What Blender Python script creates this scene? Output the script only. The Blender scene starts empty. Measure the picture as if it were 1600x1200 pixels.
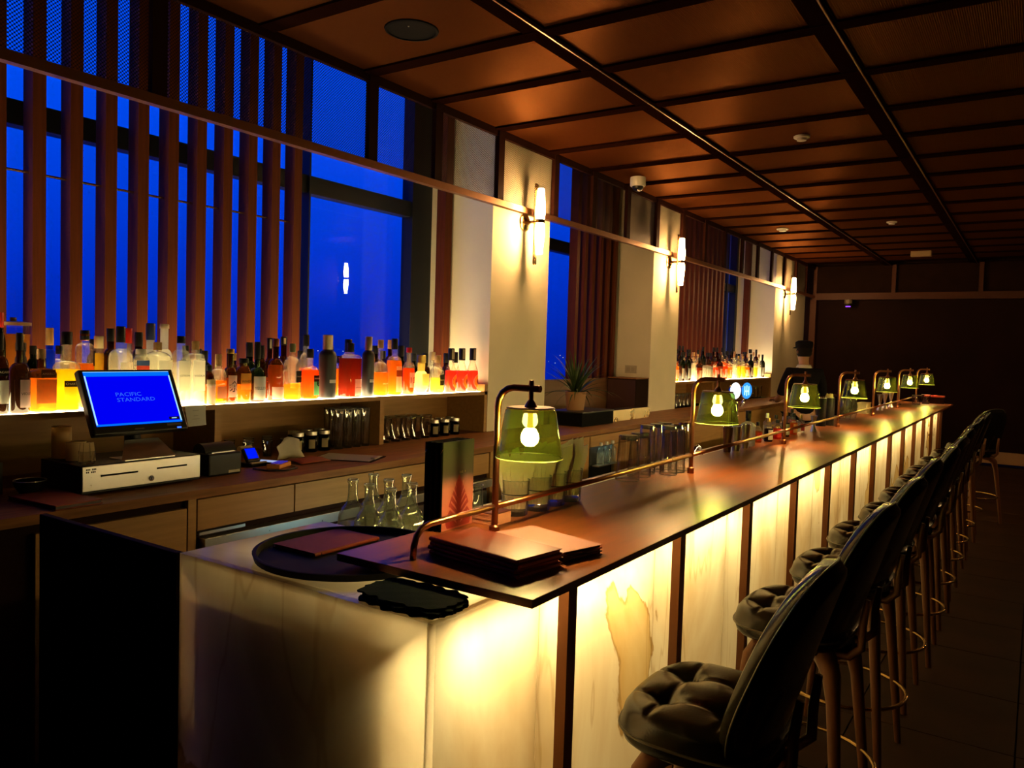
import bpy, bmesh, math, random
from mathutils import Vector, Matrix
R = math.radians
PI = math.pi
SC = bpy.context.scene
COL = SC.collection

# ------------------------------------------------------------------ camera, world, lights, exposure
cam_d = bpy.data.cameras.new('camera')
cam = bpy.data.objects.new('camera', cam_d)
COL.objects.link(cam)
cam_d.sensor_fit = 'HORIZONTAL'
cam_d.sensor_width = 36.0
cam_d.lens = 1230.19 / 1600 * 36
cam_d.clip_start = 0.02
YAW, PITCH, ROLL = 0.588574573, -0.0456216639, 0.0304792128
_f = Vector((-math.sin(YAW) * math.cos(PITCH), math.cos(YAW) * math.cos(PITCH), math.sin(PITCH)))
_r = Vector((math.cos(YAW), math.sin(YAW), 0))
_u = _r.cross(_f)
_r2 = math.cos(ROLL) * _r + math.sin(ROLL) * _u
_u2 = -math.sin(ROLL) * _r + math.cos(ROLL) * _u
m = Matrix((( _r2.x, _u2.x, -_f.x, 0.0), (_r2.y, _u2.y, -_f.y, 0.0), (_r2.z, _u2.z, -_f.z, 1.57), (0, 0, 0, 1)))
cam.matrix_world = m
SC.camera = cam

SC.view_settings.view_transform = 'Standard'
SC.view_settings.look = 'None'
SC.view_settings.exposure = 0.0
SC.view_settings.gamma = 1.0
SC.view_settings.use_curve_mapping = False
SC.cycles.max_bounces = 7
SC.cycles.diffuse_bounces = 3
SC.cycles.glossy_bounces = 3
SC.cycles.transmission_bounces = 4
SC.cycles.transparent_max_bounces = 24
SC.cycles.sample_clamp_indirect = 4.0
SC.cycles.caustics_reflective = False
SC.cycles.caustics_refractive = False
SC.cycles.use_denoising = True

world = bpy.data.worlds.new('dusk_sky')
SC.world = world
world.use_nodes = True
wt = world.node_tree
wt.nodes.clear()
w_out = wt.nodes.new('ShaderNodeOutputWorld')
w_bg = wt.nodes.new('ShaderNodeBackground')
w_tc = wt.nodes.new('ShaderNodeTexCoord')
w_sep = wt.nodes.new('ShaderNodeSeparateXYZ')
w_ramp = wt.nodes.new('ShaderNodeValToRGB')
w_ramp.color_ramp.elements[0].position = 0.0
w_ramp.color_ramp.elements[0].color = (0.0, 0.016, 0.42, 1)
w_ramp.color_ramp.elements[1].position = 0.30
w_ramp.color_ramp.elements[1].color = (0.000, 0.085, 0.95, 1)
e = w_ramp.color_ramp.elements.new(0.08)
e.color = (0.000, 0.032, 0.62, 1)
wt.links.new(w_tc.outputs['Generated'], w_sep.inputs[0])
wt.links.new(w_sep.outputs['Z'], w_ramp.inputs[0])
wt.links.new(w_ramp.outputs[0], w_bg.inputs['Color'])
w_bg.inputs['Strength'].default_value = 1.0
wt.links.new(w_bg.outputs[0], w_out.inputs['Surface'])


def area_light(name, loc, rot, sx, sy, power, color, spread=180):
    d = bpy.data.lights.new(name, 'AREA')
    d.shape = 'RECTANGLE'
    d.size = sx
    d.size_y = sy
    d.energy = power
    d.color = color
    d.spread = R(spread)
    o = bpy.data.objects.new(name, d)
    o.location = loc
    o.rotation_euler = rot
    COL.objects.link(o)
    return o


WARM = (1.0, 0.74, 0.33)
# LED sheets and strips inside the light box behind the stone bar front
SHEET_W, STRIP_W = 1.15, 5.0
for k in range(3):
    y0, y1 = 1.21 + k * 3.0, min(4.19 + k * 3.0, 10.25)
    yc, ln = (y0 + y1) / 2, (y1 - y0)
    area_light('led_sheet', (-1.028, yc, 0.50), (0, R(-90), 0), 0.96, ln, SHEET_W * ln, WARM)
    area_light('led_strip', (-1.005, yc, 0.985), (0, R(-40), 0), 0.025, ln, STRIP_W * ln, WARM)
# strip under the end slab of the light box
area_light('slab_strip', (-1.0, 1.40, 0.955), (0, R(180), 0), 0.03, 0.36, 0.55, WARM)
area_light('slab_sheet', (-1.42, 1.40, 0.952), (0, R(180), 0), 0.50, 0.30, 0.42, WARM)
area_light('edge_strip', (-1.718, 1.188, 0.50), (R(90), 0, 0), 0.012, 0.95, 0.035, WARM)
# added LED strip, source unseen, under the back edge of the wooden top, over the bottle well
area_light('added_well_strip', (-1.36, 5.9, 1.045), (0, R(62), 0), 0.02, 8.4, 34.0, (1.0, 0.70, 0.30))
# refrigerator light in the open bay under the back counter and added cool light for the steel front, source unseen
area_light('fridge_light', (-2.86, 5.45, 0.84), (0, 0, 0), 0.2, 0.3, 0.8, (0.45, 0.95, 1.0))
area_light('added_cool_light', (-2.10, 2.75, 0.72), (0, R(90), 0), 0.05, 0.4, 0.35, (0.4, 0.9, 1.0), 90)


# ------------------------------------------------------------------ materials
def new_mat(name):
    mt = bpy.data.materials.new(name)
    mt.use_nodes = True
    nt = mt.node_tree
    nt.nodes.clear()
    return mt, nt, nt.nodes.new('ShaderNodeOutputMaterial')


def lk(nt, a, b):
    nt.links.new(a, b)


def pbr(name, col, rough=0.5, metal=0.0, spec=0.5, var=0.0, scale=8.0, stretch=(1, 1, 1), bump=0.0, bscale=60.0, coat=0.0, rvar=0.0):
    mt, nt, out = new_mat(name)
    b = nt.nodes.new('ShaderNodeBsdfPrincipled')
    b.inputs['Base Color'].default_value = (*col, 1)
    b.inputs['Roughness'].default_value = rough
    b.inputs['Metallic'].default_value = metal
    b.inputs['Specular IOR Level'].default_value = spec
    b.inputs['Coat Weight'].default_value = coat
    lk(nt, b.outputs[0], out.inputs['Surface'])
    if var or bump or rvar:
        tc = nt.nodes.new('ShaderNodeTexCoord')
        mp = nt.nodes.new('ShaderNodeMapping')
        mp.inputs['Scale'].default_value = stretch
        lk(nt, tc.outputs['Object'], mp.inputs['Vector'])
    if var or rvar:
        nz = nt.nodes.new('ShaderNodeTexNoise')
        nz.inputs['Scale'].default_value = scale
        nz.inputs['Detail'].default_value = 4
        lk(nt, mp.outputs[0], nz.inputs['Vector'])
    if var:
        rp = nt.nodes.new('ShaderNodeValToRGB')
        rp.color_ramp.elements[0].position = 0.3
        rp.color_ramp.elements[1].position = 0.7
        rp.color_ramp.elements[0].color = (*[max(0, c * (1 - var)) for c in col], 1)
        rp.color_ramp.elements[1].color = (*[min(1, c * (1 + var)) for c in col], 1)
        lk(nt, nz.outputs['Fac'], rp.inputs[0])
        lk(nt, rp.outputs[0], b.inputs['Base Color'])
    if rvar:
        mr = nt.nodes.new('ShaderNodeMapRange')
        mr.inputs['To Min'].default_value = rough - rvar
        mr.inputs['To Max'].default_value = rough + rvar
        lk(nt, nz.outputs['Fac'], mr.inputs['Value'])
        lk(nt, mr.outputs[0], b.inputs['Roughness'])
    if bump:
        n2 = nt.nodes.new('ShaderNodeTexNoise')
        n2.inputs['Scale'].default_value = bscale
        lk(nt, mp.outputs[0], n2.inputs['Vector'])
        bp = nt.nodes.new('ShaderNodeBump')
        bp.inputs['Strength'].default_value = bump
        bp.inputs['Distance'].default_value = 0.002
        lk(nt, n2.outputs['Fac'], bp.inputs['Height'])
        lk(nt, bp.outputs[0], b.inputs['Normal'])
    return mt


def emit(name, col, strength):
    mt, nt, out = new_mat(name)
    e_ = nt.nodes.new('ShaderNodeEmission')
    e_.inputs['Color'].default_value = (*col, 1)
    e_.inputs['Strength'].default_value = strength
    lk(nt, e_.outputs[0], out.inputs['Surface'])
    return mt


def schlick(nt, f0):
    """two-sided mirror share: f0 + (1 - f0) * facing^5"""
    lw = nt.nodes.new('ShaderNodeLayerWeight')
    lw.inputs['Blend'].default_value = 0.5
    pw = nt.nodes.new('ShaderNodeMath')
    pw.operation = 'POWER'
    pw.inputs[1].default_value = 5.0
    lk(nt, lw.outputs['Facing'], pw.inputs[0])
    ma = nt.nodes.new('ShaderNodeMath')
    ma.operation = 'MULTIPLY_ADD'
    ma.inputs[1].default_value = 1 - f0
    ma.inputs[2].default_value = f0
    lk(nt, pw.outputs[0], ma.inputs[0])
    return ma.outputs[0]


def glassy(name, tint, body=None, mix=0.5, rough=0.03, ior=1.45, edge=0.25):
    """clear or coloured glass / liquid: see-through tint, scattered body colour, sharp gloss"""
    mt, nt, out = new_mat(name)
    tr = nt.nodes.new('ShaderNodeBsdfTransparent')
    tr.inputs['Color'].default_value = (*tint, 1)
    if edge < 1:
        lw = nt.nodes.new('ShaderNodeLayerWeight')
        lw.inputs['Blend'].default_value = 0.5
        pw = nt.nodes.new('ShaderNodeMath')
        pw.operation = 'POWER'
        pw.inputs[1].default_value = 2.6
        lk(nt, lw.outputs['Facing'], pw.inputs[0])
        mc = nt.nodes.new('ShaderNodeMix')
        mc.data_type = 'RGBA'
        mc.inputs['A'].default_value = (*tint, 1)
        mc.inputs['B'].default_value = (*[c * edge for c in tint], 1)
        lk(nt, pw.outputs[0], mc.inputs['Factor'])
        lk(nt, mc.outputs['Result'], tr.inputs['Color'])
    last = tr.outputs[0]
    if body:
        tl = nt.nodes.new('ShaderNodeBsdfTranslucent')
        tl.inputs['Color'].default_value = (*body, 1)
        mx = nt.nodes.new('ShaderNodeMixShader')
        mx.inputs['Fac'].default_value = mix
        lk(nt, last, mx.inputs[1])
        lk(nt, tl.outputs[0], mx.inputs[2])
        last = mx.outputs[0]
    gl = nt.nodes.new('ShaderNodeBsdfGlossy')
    gl.inputs['Roughness'].default_value = rough
    m2 = nt.nodes.new('ShaderNodeMixShader')
    lk(nt, schlick(nt, ((ior - 1) / (ior + 1)) ** 2), m2.inputs['Fac'])
    lk(nt, last, m2.inputs[1])
    lk(nt, gl.outputs[0], m2.inputs[2])
    lk(nt, m2.outputs[0], out.inputs['Surface'])
    return mt


def paperish(name, col, tl=0.5, rough=0.6):
    """paper label: reflects and lets light through"""
    mt, nt, out = new_mat(name)
    d = nt.nodes.new('ShaderNodeBsdfDiffuse')
    t = nt.nodes.new('ShaderNodeBsdfTranslucent')
    d.inputs['Color'].default_value = (*col, 1)
    t.inputs['Color'].default_value = (*col, 1)
    mx = nt.nodes.new('ShaderNodeMixShader')
    mx.inputs['Fac'].default_value = tl
    lk(nt, d.outputs[0], mx.inputs[1])
    lk(nt, t.outputs[0], mx.inputs[2])
    lk(nt, mx.outputs[0], out.inputs['Surface'])
    return mt


def onyx_mat(name, through=0.76):
    """translucent veined stone: passes light from behind, polished outside"""
    mt, nt, out = new_mat(name)
    tc = nt.nodes.new('ShaderNodeTexCoord')
    mp = nt.nodes.new('ShaderNodeMapping')
    mp.inputs['Scale'].default_value = (1.0, 1.0, 0.62)
    geo = nt.nodes.new('ShaderNodeNewGeometry')
    lk(nt, geo.outputs['Position'], mp.inputs['Vector'])
    # slow clouding
    n1 = nt.nodes.new('ShaderNodeTexNoise')
    n1.inputs['Scale'].default_value = 2.6
    n1.inputs['Detail'].default_value = 5
    n1.inputs['Distortion'].default_value = 0.8
    lk(nt, mp.outputs[0], n1.inputs['Vector'])
    r1 = nt.nodes.new('ShaderNodeValToRGB')
    r1.color_ramp.elements[0].position = 0.33
    r1.color_ramp.elements[0].color = (0.80, 0.62, 0.36, 1)
    r1.color_ramp.elements[1].position = 0.56
    r1.color_ramp.elements[1].color = (1.0, 0.90, 0.66, 1)
    lk(nt, n1.outputs['Fac'], r1.inputs[0])
    # closed islands with crisp shores
    n2 = nt.nodes.new('ShaderNodeTexNoise')
    n2.inputs['Scale'].default_value = 2.3
    n2.inputs['Detail'].default_value = 7
    n2.inputs['Roughness'].default_value = 0.45
    n2.inputs['Distortion'].default_value = 0.5
    mp2 = nt.nodes.new('ShaderNodeMapping')
    mp2.inputs['Location'].default_value = (0.0, ONYX_SHIFT[0], ONYX_SHIFT[1])
    mp2.inputs['Scale'].default_value = (1.0, 1.0, 0.6)
    lk(nt, geo.outputs['Position'], mp2.inputs['Vector'])
    lk(nt, mp2.outputs[0], n2.inputs['Vector'])
    r2 = nt.nodes.new('ShaderNodeValToRGB')
    r2.color_ramp.elements[0].position = 0.600
    r2.color_ramp.elements[0].color = (1, 1, 1, 1)
    r2.color_ramp.elements[1].position = 0.700
    r2.color_ramp.elements[1].color = (0.86, 0.74, 0.50, 1)
    for pos, c in ((0.606, (0.48, 0.34, 0.15, 1)), (0.618, (0.80, 0.64, 0.38, 1))):
        el = r2.color_ramp.elements.new(pos)
        el.color = c
    lk(nt, n2.outputs['Fac'], r2.inputs[0])
    # thin upright veins
    n3 = nt.nodes.new('ShaderNodeTexNoise')
    n3.inputs['Scale'].default_value = 2.0
    n3.inputs['Detail'].default_value = 4
    mp3 = nt.nodes.new('ShaderNodeMapping')
    mp3.inputs['Scale'].default_value = (1.0, 1.6, 0.28)
    lk(nt, geo.outputs['Position'], mp3.inputs['Vector'])
    lk(nt, mp3.outputs[0], n3.inputs['Vector'])
    r3 = nt.nodes.new('ShaderNodeValToRGB')
    r3.color_ramp.elements[0].position = 0.482
    r3.color_ramp.elements[0].color = (1, 1, 1, 1)
    r3.color_ramp.elements[1].position = 0.498
    r3.color_ramp.elements[1].color = (1, 1, 1, 1)
    el = r3.color_ramp.elements.new(0.490)
    el.color = (0.62, 0.47, 0.24, 1)
    lk(nt, n3.outputs['Fac'], r3.inputs[0])
    m1 = nt.nodes.new('ShaderNodeMix')
    m1.data_type = 'RGBA'
    m1.blend_type = 'MULTIPLY'
    m1.inputs['Factor'].default_value = 1.0
    lk(nt, r1.outputs[0], m1.inputs['A'])
    lk(nt, r2.outputs[0], m1.inputs['B'])
    m2 = nt.nodes.new('ShaderNodeMix')
    m2.data_type = 'RGBA'
    m2.blend_type = 'MULTIPLY'
    m2.inputs['Factor'].default_value = 0.5
    lk(nt, m1.outputs['Result'], m2.inputs['A'])
    lk(nt, r3.outputs[0], m2.inputs['B'])
    tl = nt.nodes.new('ShaderNodeBsdfTranslucent')
    df = nt.nodes.new('ShaderNodeBsdfDiffuse')
    lk(nt, m2.outputs['Result'], tl.inputs['Color'])
    lk(nt, m2.outputs['Result'], df.inputs['Color'])
    mx = nt.nodes.new('ShaderNodeMixShader')
    mx.inputs['Fac'].default_value = through
    lk(nt, df.outputs[0], mx.inputs[1])
    lk(nt, tl.outputs[0], mx.inputs[2])
    gl = nt.nodes.new('ShaderNodeBsdfGlossy')
    gl.inputs['Roughness'].default_value = 0.18
    m3 = nt.nodes.new('ShaderNodeMixShader')
    lk(nt, schlick(nt, 0.03), m3.inputs['Fac'])
    lk(nt, mx.outputs[0], m3.inputs[1])
    lk(nt, gl.outputs[0], m3.inputs[2])
    lk(nt, m3.outputs[0], out.inputs['Surface'])
    return mt


def mesh_screen_mat(name, hole, col, pitch):
    """perforated metal sheet: round holes in a staggered grid"""
    mt, nt, out = new_mat(name)
    tc = nt.nodes.new('ShaderNodeTexCoord')
    mp = nt.nodes.new('ShaderNodeMapping')
    mp.inputs['Rotation'].default_value = (R(45), 0, 0)
    mp.inputs['Scale'].default_value = (0.0, 1 / pitch, 1 / pitch)
    lk(nt, tc.outputs['Object'], mp.inputs['Vector'])
    vm = nt.nodes.new('ShaderNodeVectorMath')
    vm.operation = 'FRACTION'
    lk(nt, mp.outputs[0], vm.inputs[0])
    vs = nt.nodes.new('ShaderNodeVectorMath')
    vs.operation = 'SUBTRACT'
    vs.inputs[1].default_value = (0.0, 0.5, 0.5)
    lk(nt, vm.outputs[0], vs.inputs[0])
    ln = nt.nodes.new('ShaderNodeVectorMath')
    ln.operation = 'LENGTH'
    lk(nt, vs.outputs[0], ln.inputs[0])
    lt = nt.nodes.new('ShaderNodeMath')
    lt.operation = 'LESS_THAN'
    lt.inputs[1].default_value = hole
    lk(nt, ln.outputs['Value'], lt.inputs[0])
    b = nt.nodes.new('ShaderNodeBsdfPrincipled')
    b.inputs['Base Color'].default_value = (*col, 1)
    b.inputs['Metallic'].default_value = 0.7
    b.inputs['Roughness'].default_value = 0.45
    tr = nt.nodes.new('ShaderNodeBsdfTransparent')
    mx = nt.nodes.new('ShaderNodeMixShader')
    lk(nt, lt.outputs[0], mx.inputs['Fac'])
    lk(nt, b.outputs[0], mx.inputs[1])
    lk(nt, tr.outputs[0], mx.inputs[2])
    lk(nt, mx.outputs[0], out.inputs['Surface'])
    return mt


ONYX_SHIFT = (0.42, 0.0)
M = {}
M['onyx'] = onyx_mat('backlit_onyx')
M['clear'] = None
mt, nt, out = new_mat('stone_inner_side')
tr_ = nt.nodes.new('ShaderNodeBsdfTransparent')
lk(nt, tr_.outputs[0], out.inputs['Surface'])
M['clear'] = mt
M['wood_top'] = pbr('bar_top_wood', (0.23, 0.068, 0.018), 0.33, spec=0.36, var=0.22, scale=5, stretch=(9, 0.6, 9), rvar=0.05)
M['wood'] = pbr('walnut', (0.23, 0.092, 0.026), 0.5, spec=0.15, var=0.25, scale=6, stretch=(8, 0.7, 8))
M['wood_v'] = pbr('walnut_upright', (0.115, 0.026, 0.008), 0.6, spec=0.12, var=0.2, scale=6, stretch=(9, 9, 0.6))
M['oak'] = pbr('oak_veneer', (0.36, 0.185, 0.055), 0.45, spec=0.25, var=0.12, scale=6, stretch=(8, 0.6, 8))
M['dark'] = pbr('dark_stain', (0.018, 0.007, 0.004), 0.7, spec=0.04, var=0.2, scale=5)
M['black'] = pbr('black_plastic', (0.008, 0.008, 0.008), 0.42, spec=0.3)
M['blackmat'] = pbr('black_matt', (0.005, 0.005, 0.005), 0.8, spec=0.06)
M['frame'] = pbr('window_metal', (0.005, 0.006, 0.008), 0.5)
M['copper'] = pbr('copper', (0.44, 0.175, 0.075), 0.30, 1.0, rvar=0.06, scale=30)
M['bronze'] = pbr('dark_bronze', (0.20, 0.085, 0.04), 0.42, 0.85)
M['brass'] = pbr('brass', (0.72, 0.48, 0.20), 0.25, 1.0)
M['steel'] = pbr('stainless', (0.62, 0.60, 0.55), 0.30, 1.0, rvar=0.06, scale=40)
M['chrome'] = pbr('chrome', (0.8, 0.8, 0.8), 0.08, 1.0)
M['plaster'] = pbr('white_plaster', (0.84, 0.74, 0.56), 0.8, var=0.04, scale=3, bump=0.1)
M['leather'] = pbr('black_leather', (0.010, 0.0085, 0.005), 0.27, spec=0.38, bump=0.12, bscale=220)
M['legwood'] = pbr('stool_walnut', (0.22, 0.085, 0.035), 0.42, var=0.2, scale=8, stretch=(6, 6, 0.8))
M['floor'] = pbr('floor_tile', (0.045, 0.018, 0.009), 0.6, spec=0.2, var=0.25, scale=3, bump=0.15)
M['farwall'] = pbr('far_wall', (0.014, 0.004, 0.003), 0.7, spec=0.08, var=0.25, scale=2)
M['glass'] = glassy('drinking_glass', (0.97, 0.97, 0.95), None, 0, 0.04, 2.0, 0.2)
M['window'] = glassy('window_glass', (0.94, 0.97, 1.0), None, 0, 0.0, 1.4, 1.0)
M['shade'] = glassy('green_shade_glass', (0.38, 0.54, 0.22), (0.050, 0.066, 0.005), 0.045, 0.03, 1.45, 0.12)
M['paper'] = paperish('paper', (0.80, 0.76, 0.66))
M["napkin"] = paperish('napkin', (0.90, 0.80, 0.60), 0.5)
M['pinkpaper'] = paperish('pink_paper', (0.80, 0.55, 0.50))


# ------------------------------------------------------------------ mesh helpers
class MB:
    def __init__(s):
        s.v, s.f, s.mi = [], [], []

    def add(s, vs, fs, mi=0):
        n = len(s.v)
        s.v += [tuple(p) for p in vs]
        s.f += [tuple(i + n for i in f) for f in fs]
        s.mi += [mi] * len(fs)
        return s

    def box(s, x0, x1, y0, y1, z0, z1, mi=0, mids=None):
        vs = [(x, y, z) for x in (x0, x1) for y in (y0, y1) for z in (z0, z1)]
        fs = [(0, 1, 3, 2), (4, 6, 7, 5), (0, 4, 5, 1), (2, 3, 7, 6), (0, 2, 6, 4), (1, 5, 7, 3)]  # -x +x -y +y -z +z
        n = len(s.v)
        s.v += vs
        for k, f in enumerate(fs):
            s.f.append(tuple(i + n for i in f))
            s.mi.append(mids[k] if mids else mi)
        return s

    def cbox(s, c, d, mi=0, rot=None):
        vs = [Vector((x * d[0] / 2, y * d[1] / 2, z * d[2] / 2)) for x in (-1, 1) for y in (-1, 1) for z in (-1, 1)]
        if rot:
            vs = [rot @ p for p in vs]
        vs = [p + Vector(c) for p in vs]
        fs = [(0, 1, 3, 2), (4, 6, 7, 5), (0, 4, 5, 1), (2, 3, 7, 6), (0, 2, 6, 4), (1, 5, 7, 3)]
        return s.add(vs, fs, mi)

    def lathe(s, prof, n=20, c=(0, 0, 0), sq=0.0, mis=None, mi=0):
        """profile [(r, z)...] about z; sq > 0 squares the section; r == 0 closes on the axis"""
        base = len(s.v)
        rings = []
        for r, z in prof:
            if r <= 1e-6:
                s.v.append((c[0], c[1], c[2] + z))
                rings.append([len(s.v) - 1])
                continue
            ring = []
            for k in range(n):
                a = 2 * PI * (k + 0.5) / n
                ca, sa = math.cos(a), math.sin(a)
                q = 1.0
                if sq:
                    p = 2 + 8 * sq
                    q = (abs(ca) ** p + abs(sa) ** p) ** (-1 / p)
                s.v.append((c[0] + r * q * ca, c[1] + r * q * sa, c[2] + z))
                ring.append(len(s.v) - 1)
            rings.append(ring)
        for j in range(len(rings) - 1):
            a, b = rings[j], rings[j + 1]
            mm = mis[j] if mis else mi
            for k in range(n):
                k2 = (k + 1) % n
                if len(a) == 1 and len(b) == 1:
                    continue
                if len(a) == 1:
                    s.f.append((a[0], b[k2], b[k]))
                elif len(b) == 1:
                    s.f.append((a[k], a[k2], b[0]))
                else:
                    s.f.append((a[k], a[k2], b[k2], b[k]))
                s.mi.append(mm)
        return s

    def tube(s, pts, r, n=10, cap=True, mi=0):
        pts = [Vector(p) for p in pts]
        rs = r if isinstance(r, (list, tuple)) else [r] * len(pts)
        up = None
        rings = []
        for i, p in enumerate(pts):
            if i == 0:
                t = pts[1] - p
            elif i == len(pts) - 1:
                t = p - pts[i - 1]
            else:
                t = (pts[i + 1] - p).normalized() + (p - pts[i - 1]).normalized()
            t.normalize()
            if up is None:
                up = Vector((0, 0, 1)) if abs(t.z) < 0.9 else Vector((1, 0, 0))
            a = t.cross(up).normalized()
            b = a.cross(t).normalized()
            up = b
            ring = []
            for k in range(n):
                an = 2 * PI * k / n
                s.v.append(tuple(p + rs[i] * (math.cos(an) * a + math.sin(an) * b)))
                ring.append(len(s.v) - 1)
            rings.append(ring)
        for j in range(len(rings) - 1):
            for k in range(n):
                k2 = (k + 1) % n
                s.f.append((rings[j][k], rings[j + 1][k], rings[j + 1][k2], rings[j][k2]))
                s.mi.append(mi)
        if cap:
            s.f.append(tuple(rings[0]))
            s.f.append(tuple(reversed(rings[-1])))
            s.mi += [mi, mi]
        return s

    def torus(s, Rr, r, c=(0, 0, 0), n=28, k=8, mi=0):
        base = len(s.v)
        for i in range(n):
            a = 2 * PI * i / n
            for j in range(k):
                b = 2 * PI * j / k
                q = Rr + r * math.cos(b)
                s.v.append((c[0] + q * math.cos(a), c[1] + q * math.sin(a), c[2] + r * math.sin(b)))
        for i in range(n):
            for j in range(k):
                s.f.append((base + i * k + j, base + ((i + 1) % n) * k + j, base + ((i + 1) % n) * k + (j + 1) % k, base + i * k + (j + 1) % k))
                s.mi.append(mi)
        return s

    def mesh(s, name, mats, smooth=False):
        me = bpy.data.meshes.new(name)
        me.from_pydata(s.v, [], s.f)
        for x in (mats if isinstance(mats, (list, tuple)) else [mats]):
            me.materials.append(x)
        if max(s.mi, default=0):
            me.polygons.foreach_set('material_index', s.mi)
        me.validate()
        me.update()
        if smooth:
            me.shade_smooth()
            if smooth is not True:
                try:
                    me.set_sharp_from_angle(angle=R(smooth))
                except Exception:
                    pass
        return me


def link(o, parent=None):
    COL.objects.link(o)
    if parent is not None:
        o.parent = parent
    return o


def obj(name, mb, mats, parent=None, smooth=False, loc=None, rotz=0, bevel=0):
    me = mb if isinstance(mb, bpy.types.Mesh) else mb.mesh(name, mats, smooth)
    o = bpy.data.objects.new(name, me)
    if loc is not None:
        o.location = loc
    if rotz:
        o.rotation_euler = (0, 0, rotz)
    link(o, parent)
    if bevel:
        bv = o.modifiers.new('edge', 'BEVEL')
        bv.width = bevel
        bv.segments = 2
        bv.limit_method = 'ANGLE'
    return o


def tag(o, label, cat, group=None, kind=None):
    o['label'] = label
    o['category'] = cat
    if group:
        o['group'] = group
    if kind:
        o['kind'] = kind
    return o


def thing(name, label, cat, loc=(0, 0, 0), rotz=0, group=None, kind=None):
    o = bpy.data.objects.new(name, None)
    o.empty_display_size = 0.05
    o.location = loc
    o.rotation_euler = (0, 0, rotz)
    COL.objects.link(o)
    return tag(o, label, cat, group, kind)


def dup(root, loc, rotz=None, label=None):
    r = root.copy()
    COL.objects.link(r)
    r.location = loc
    if rotz is not None:
        r.rotation_euler = (0, 0, rotz)
    if label:
        r['label'] = label
    for ch in list(root.children):
        c = ch.copy()
        COL.objects.link(c)
        c.parent = r
        for g in list(ch.children):
            d = g.copy()
            COL.objects.link(d)
            d.parent = c
    return r


def text_mesh(body, size, extrude=0.0):
    """flat lettering: list of verts (u, v) and faces, centred"""
    cu = bpy.data.curves.new('txt', 'FONT')
    cu.body = body
    cu.size = size
    cu.align_x = 'CENTER'
    cu.align_y = 'CENTER'
    cu.resolution_u = 2
    o = bpy.data.objects.new('txt', cu)
    COL.objects.link(o)
    dg = bpy.context.evaluated_depsgraph_get()
    me = bpy.data.meshes.new_from_object(o.evaluated_get(dg))
    vs = [(v.co.x, v.co.y) for v in me.vertices]
    fs = [tuple(p.vertices) for p in me.polygons]
    bpy.data.objects.remove(o)
    bpy.data.curves.remove(cu)
    bpy.data.meshes.remove(me)
    return vs, fs


def lettering(name, body, size, mat, parent, origin, uax, vax, off=0.0006):
    """flat lettering on a plane: origin centre, uax to the reader's right, vax up"""
    vs, fs = text_mesh(body, size)
    u, v, o = Vector(uax).normalized(), Vector(vax).normalized(), Vector(origin)
    n = u.cross(v)
    mb = MB().add([o + u * a + v * b + n * off for a, b in vs], fs)
    return obj(name, mb, mat, parent)

# ------------------------------------------------------------------ the setting
XW = -3.27            # plane of the pillars, shelf front and upper screen
ZC = 3.11             # ceiling
YE = 14.1             # far wall
BEAMS = [0.62, 1.28, 1.94, 2.62, 3.34, 3.93, 4.63, 5.36, 6.04, 6.72, 7.40, 8.08, 8.76, 9.44, 10.12, 10.80, 11.48, 12.16, 12.84, 13.52]
GRID_X = [-3.27, -2.07, -0.865, 0.34, 1.545]

# floor with tiles
fl = obj('floor', MB().box(-4.2, 1.8, -2.6, 15.0, -0.12, -0.012), M['dark'])
tag(fl, 'dark brown tiled floor along the bar', 'floor', kind='structure')
tile = MB().box(-0.297, 0.297, -0.297, 0.297, -0.012, 0.0).mesh('floor_tile', M['floor'])
for i in range(4):
    for j in range(23):
        obj('floor_tile', tile, None, fl, loc=(-0.9 + 0.3 + i * 0.6 - 0.3, 0.4 + j * 0.6, 0))

# ceiling: slab, beams, perforated panels
ce = obj('ceiling', MB().box(-3.30, 1.8, -2.6, 15.0, ZC + 0.05, ZC + 0.15), M['dark'])
tag(ce, 'dark bronze ceiling of perforated panels between beams', 'ceiling', kind='structure')
mt, nt, out = new_mat('ceiling_panel')
b_ = nt.nodes.new('ShaderNodeBsdfPrincipled')
b_.inputs['Base Color'].default_value = (0.105, 0.024, 0.0045, 1)
b_.inputs['Metallic'].default_value = 0.3
b_.inputs['Roughness'].default_value = 0.40
b_.inputs['Specular IOR Level'].default_value = 0.05
tc_ = nt.nodes.new('ShaderNodeTexCoord')
wv = nt.nodes.new('ShaderNodeTexWave')
wv.bands_direction = 'X'
wv.inputs['Scale'].default_value = 34
lk(nt, tc_.outputs['Object'], wv.inputs['Vector'])
bp_ = nt.nodes.new('ShaderNodeBump')
bp_.inputs['Strength'].default_value = 0.35
bp_.inputs['Distance'].default_value = 0.003
lk(nt, wv.outputs['Fac'], bp_.inputs['Height'])
df_ = nt.nodes.new('ShaderNodeBsdfDiffuse')
df_.inputs['Color'].default_value = (0.046, 0.0125, 0.0034, 1)
gl_ = nt.nodes.new('ShaderNodeBsdfGlossy')
gl_.inputs['Color'].default_value = (0.60, 0.24, 0.085, 1)
gl_.inputs['Roughness'].default_value = 0.36
lk(nt, bp_.outputs[0], df_.inputs['Normal'])
lk(nt, bp_.outputs[0], gl_.inputs['Normal'])
mx_ = nt.nodes.new('ShaderNodeMixShader')
mx_.inputs['Fac'].default_value = 0.075
lk(nt, df_.outputs[0], mx_.inputs[1])
lk(nt, gl_.outputs[0], mx_.inputs[2])
nt.nodes.remove(b_)
lk(nt, mx_.outputs[0], out.inputs['Surface'])
M['ceil'] = mt
cache = {}
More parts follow.
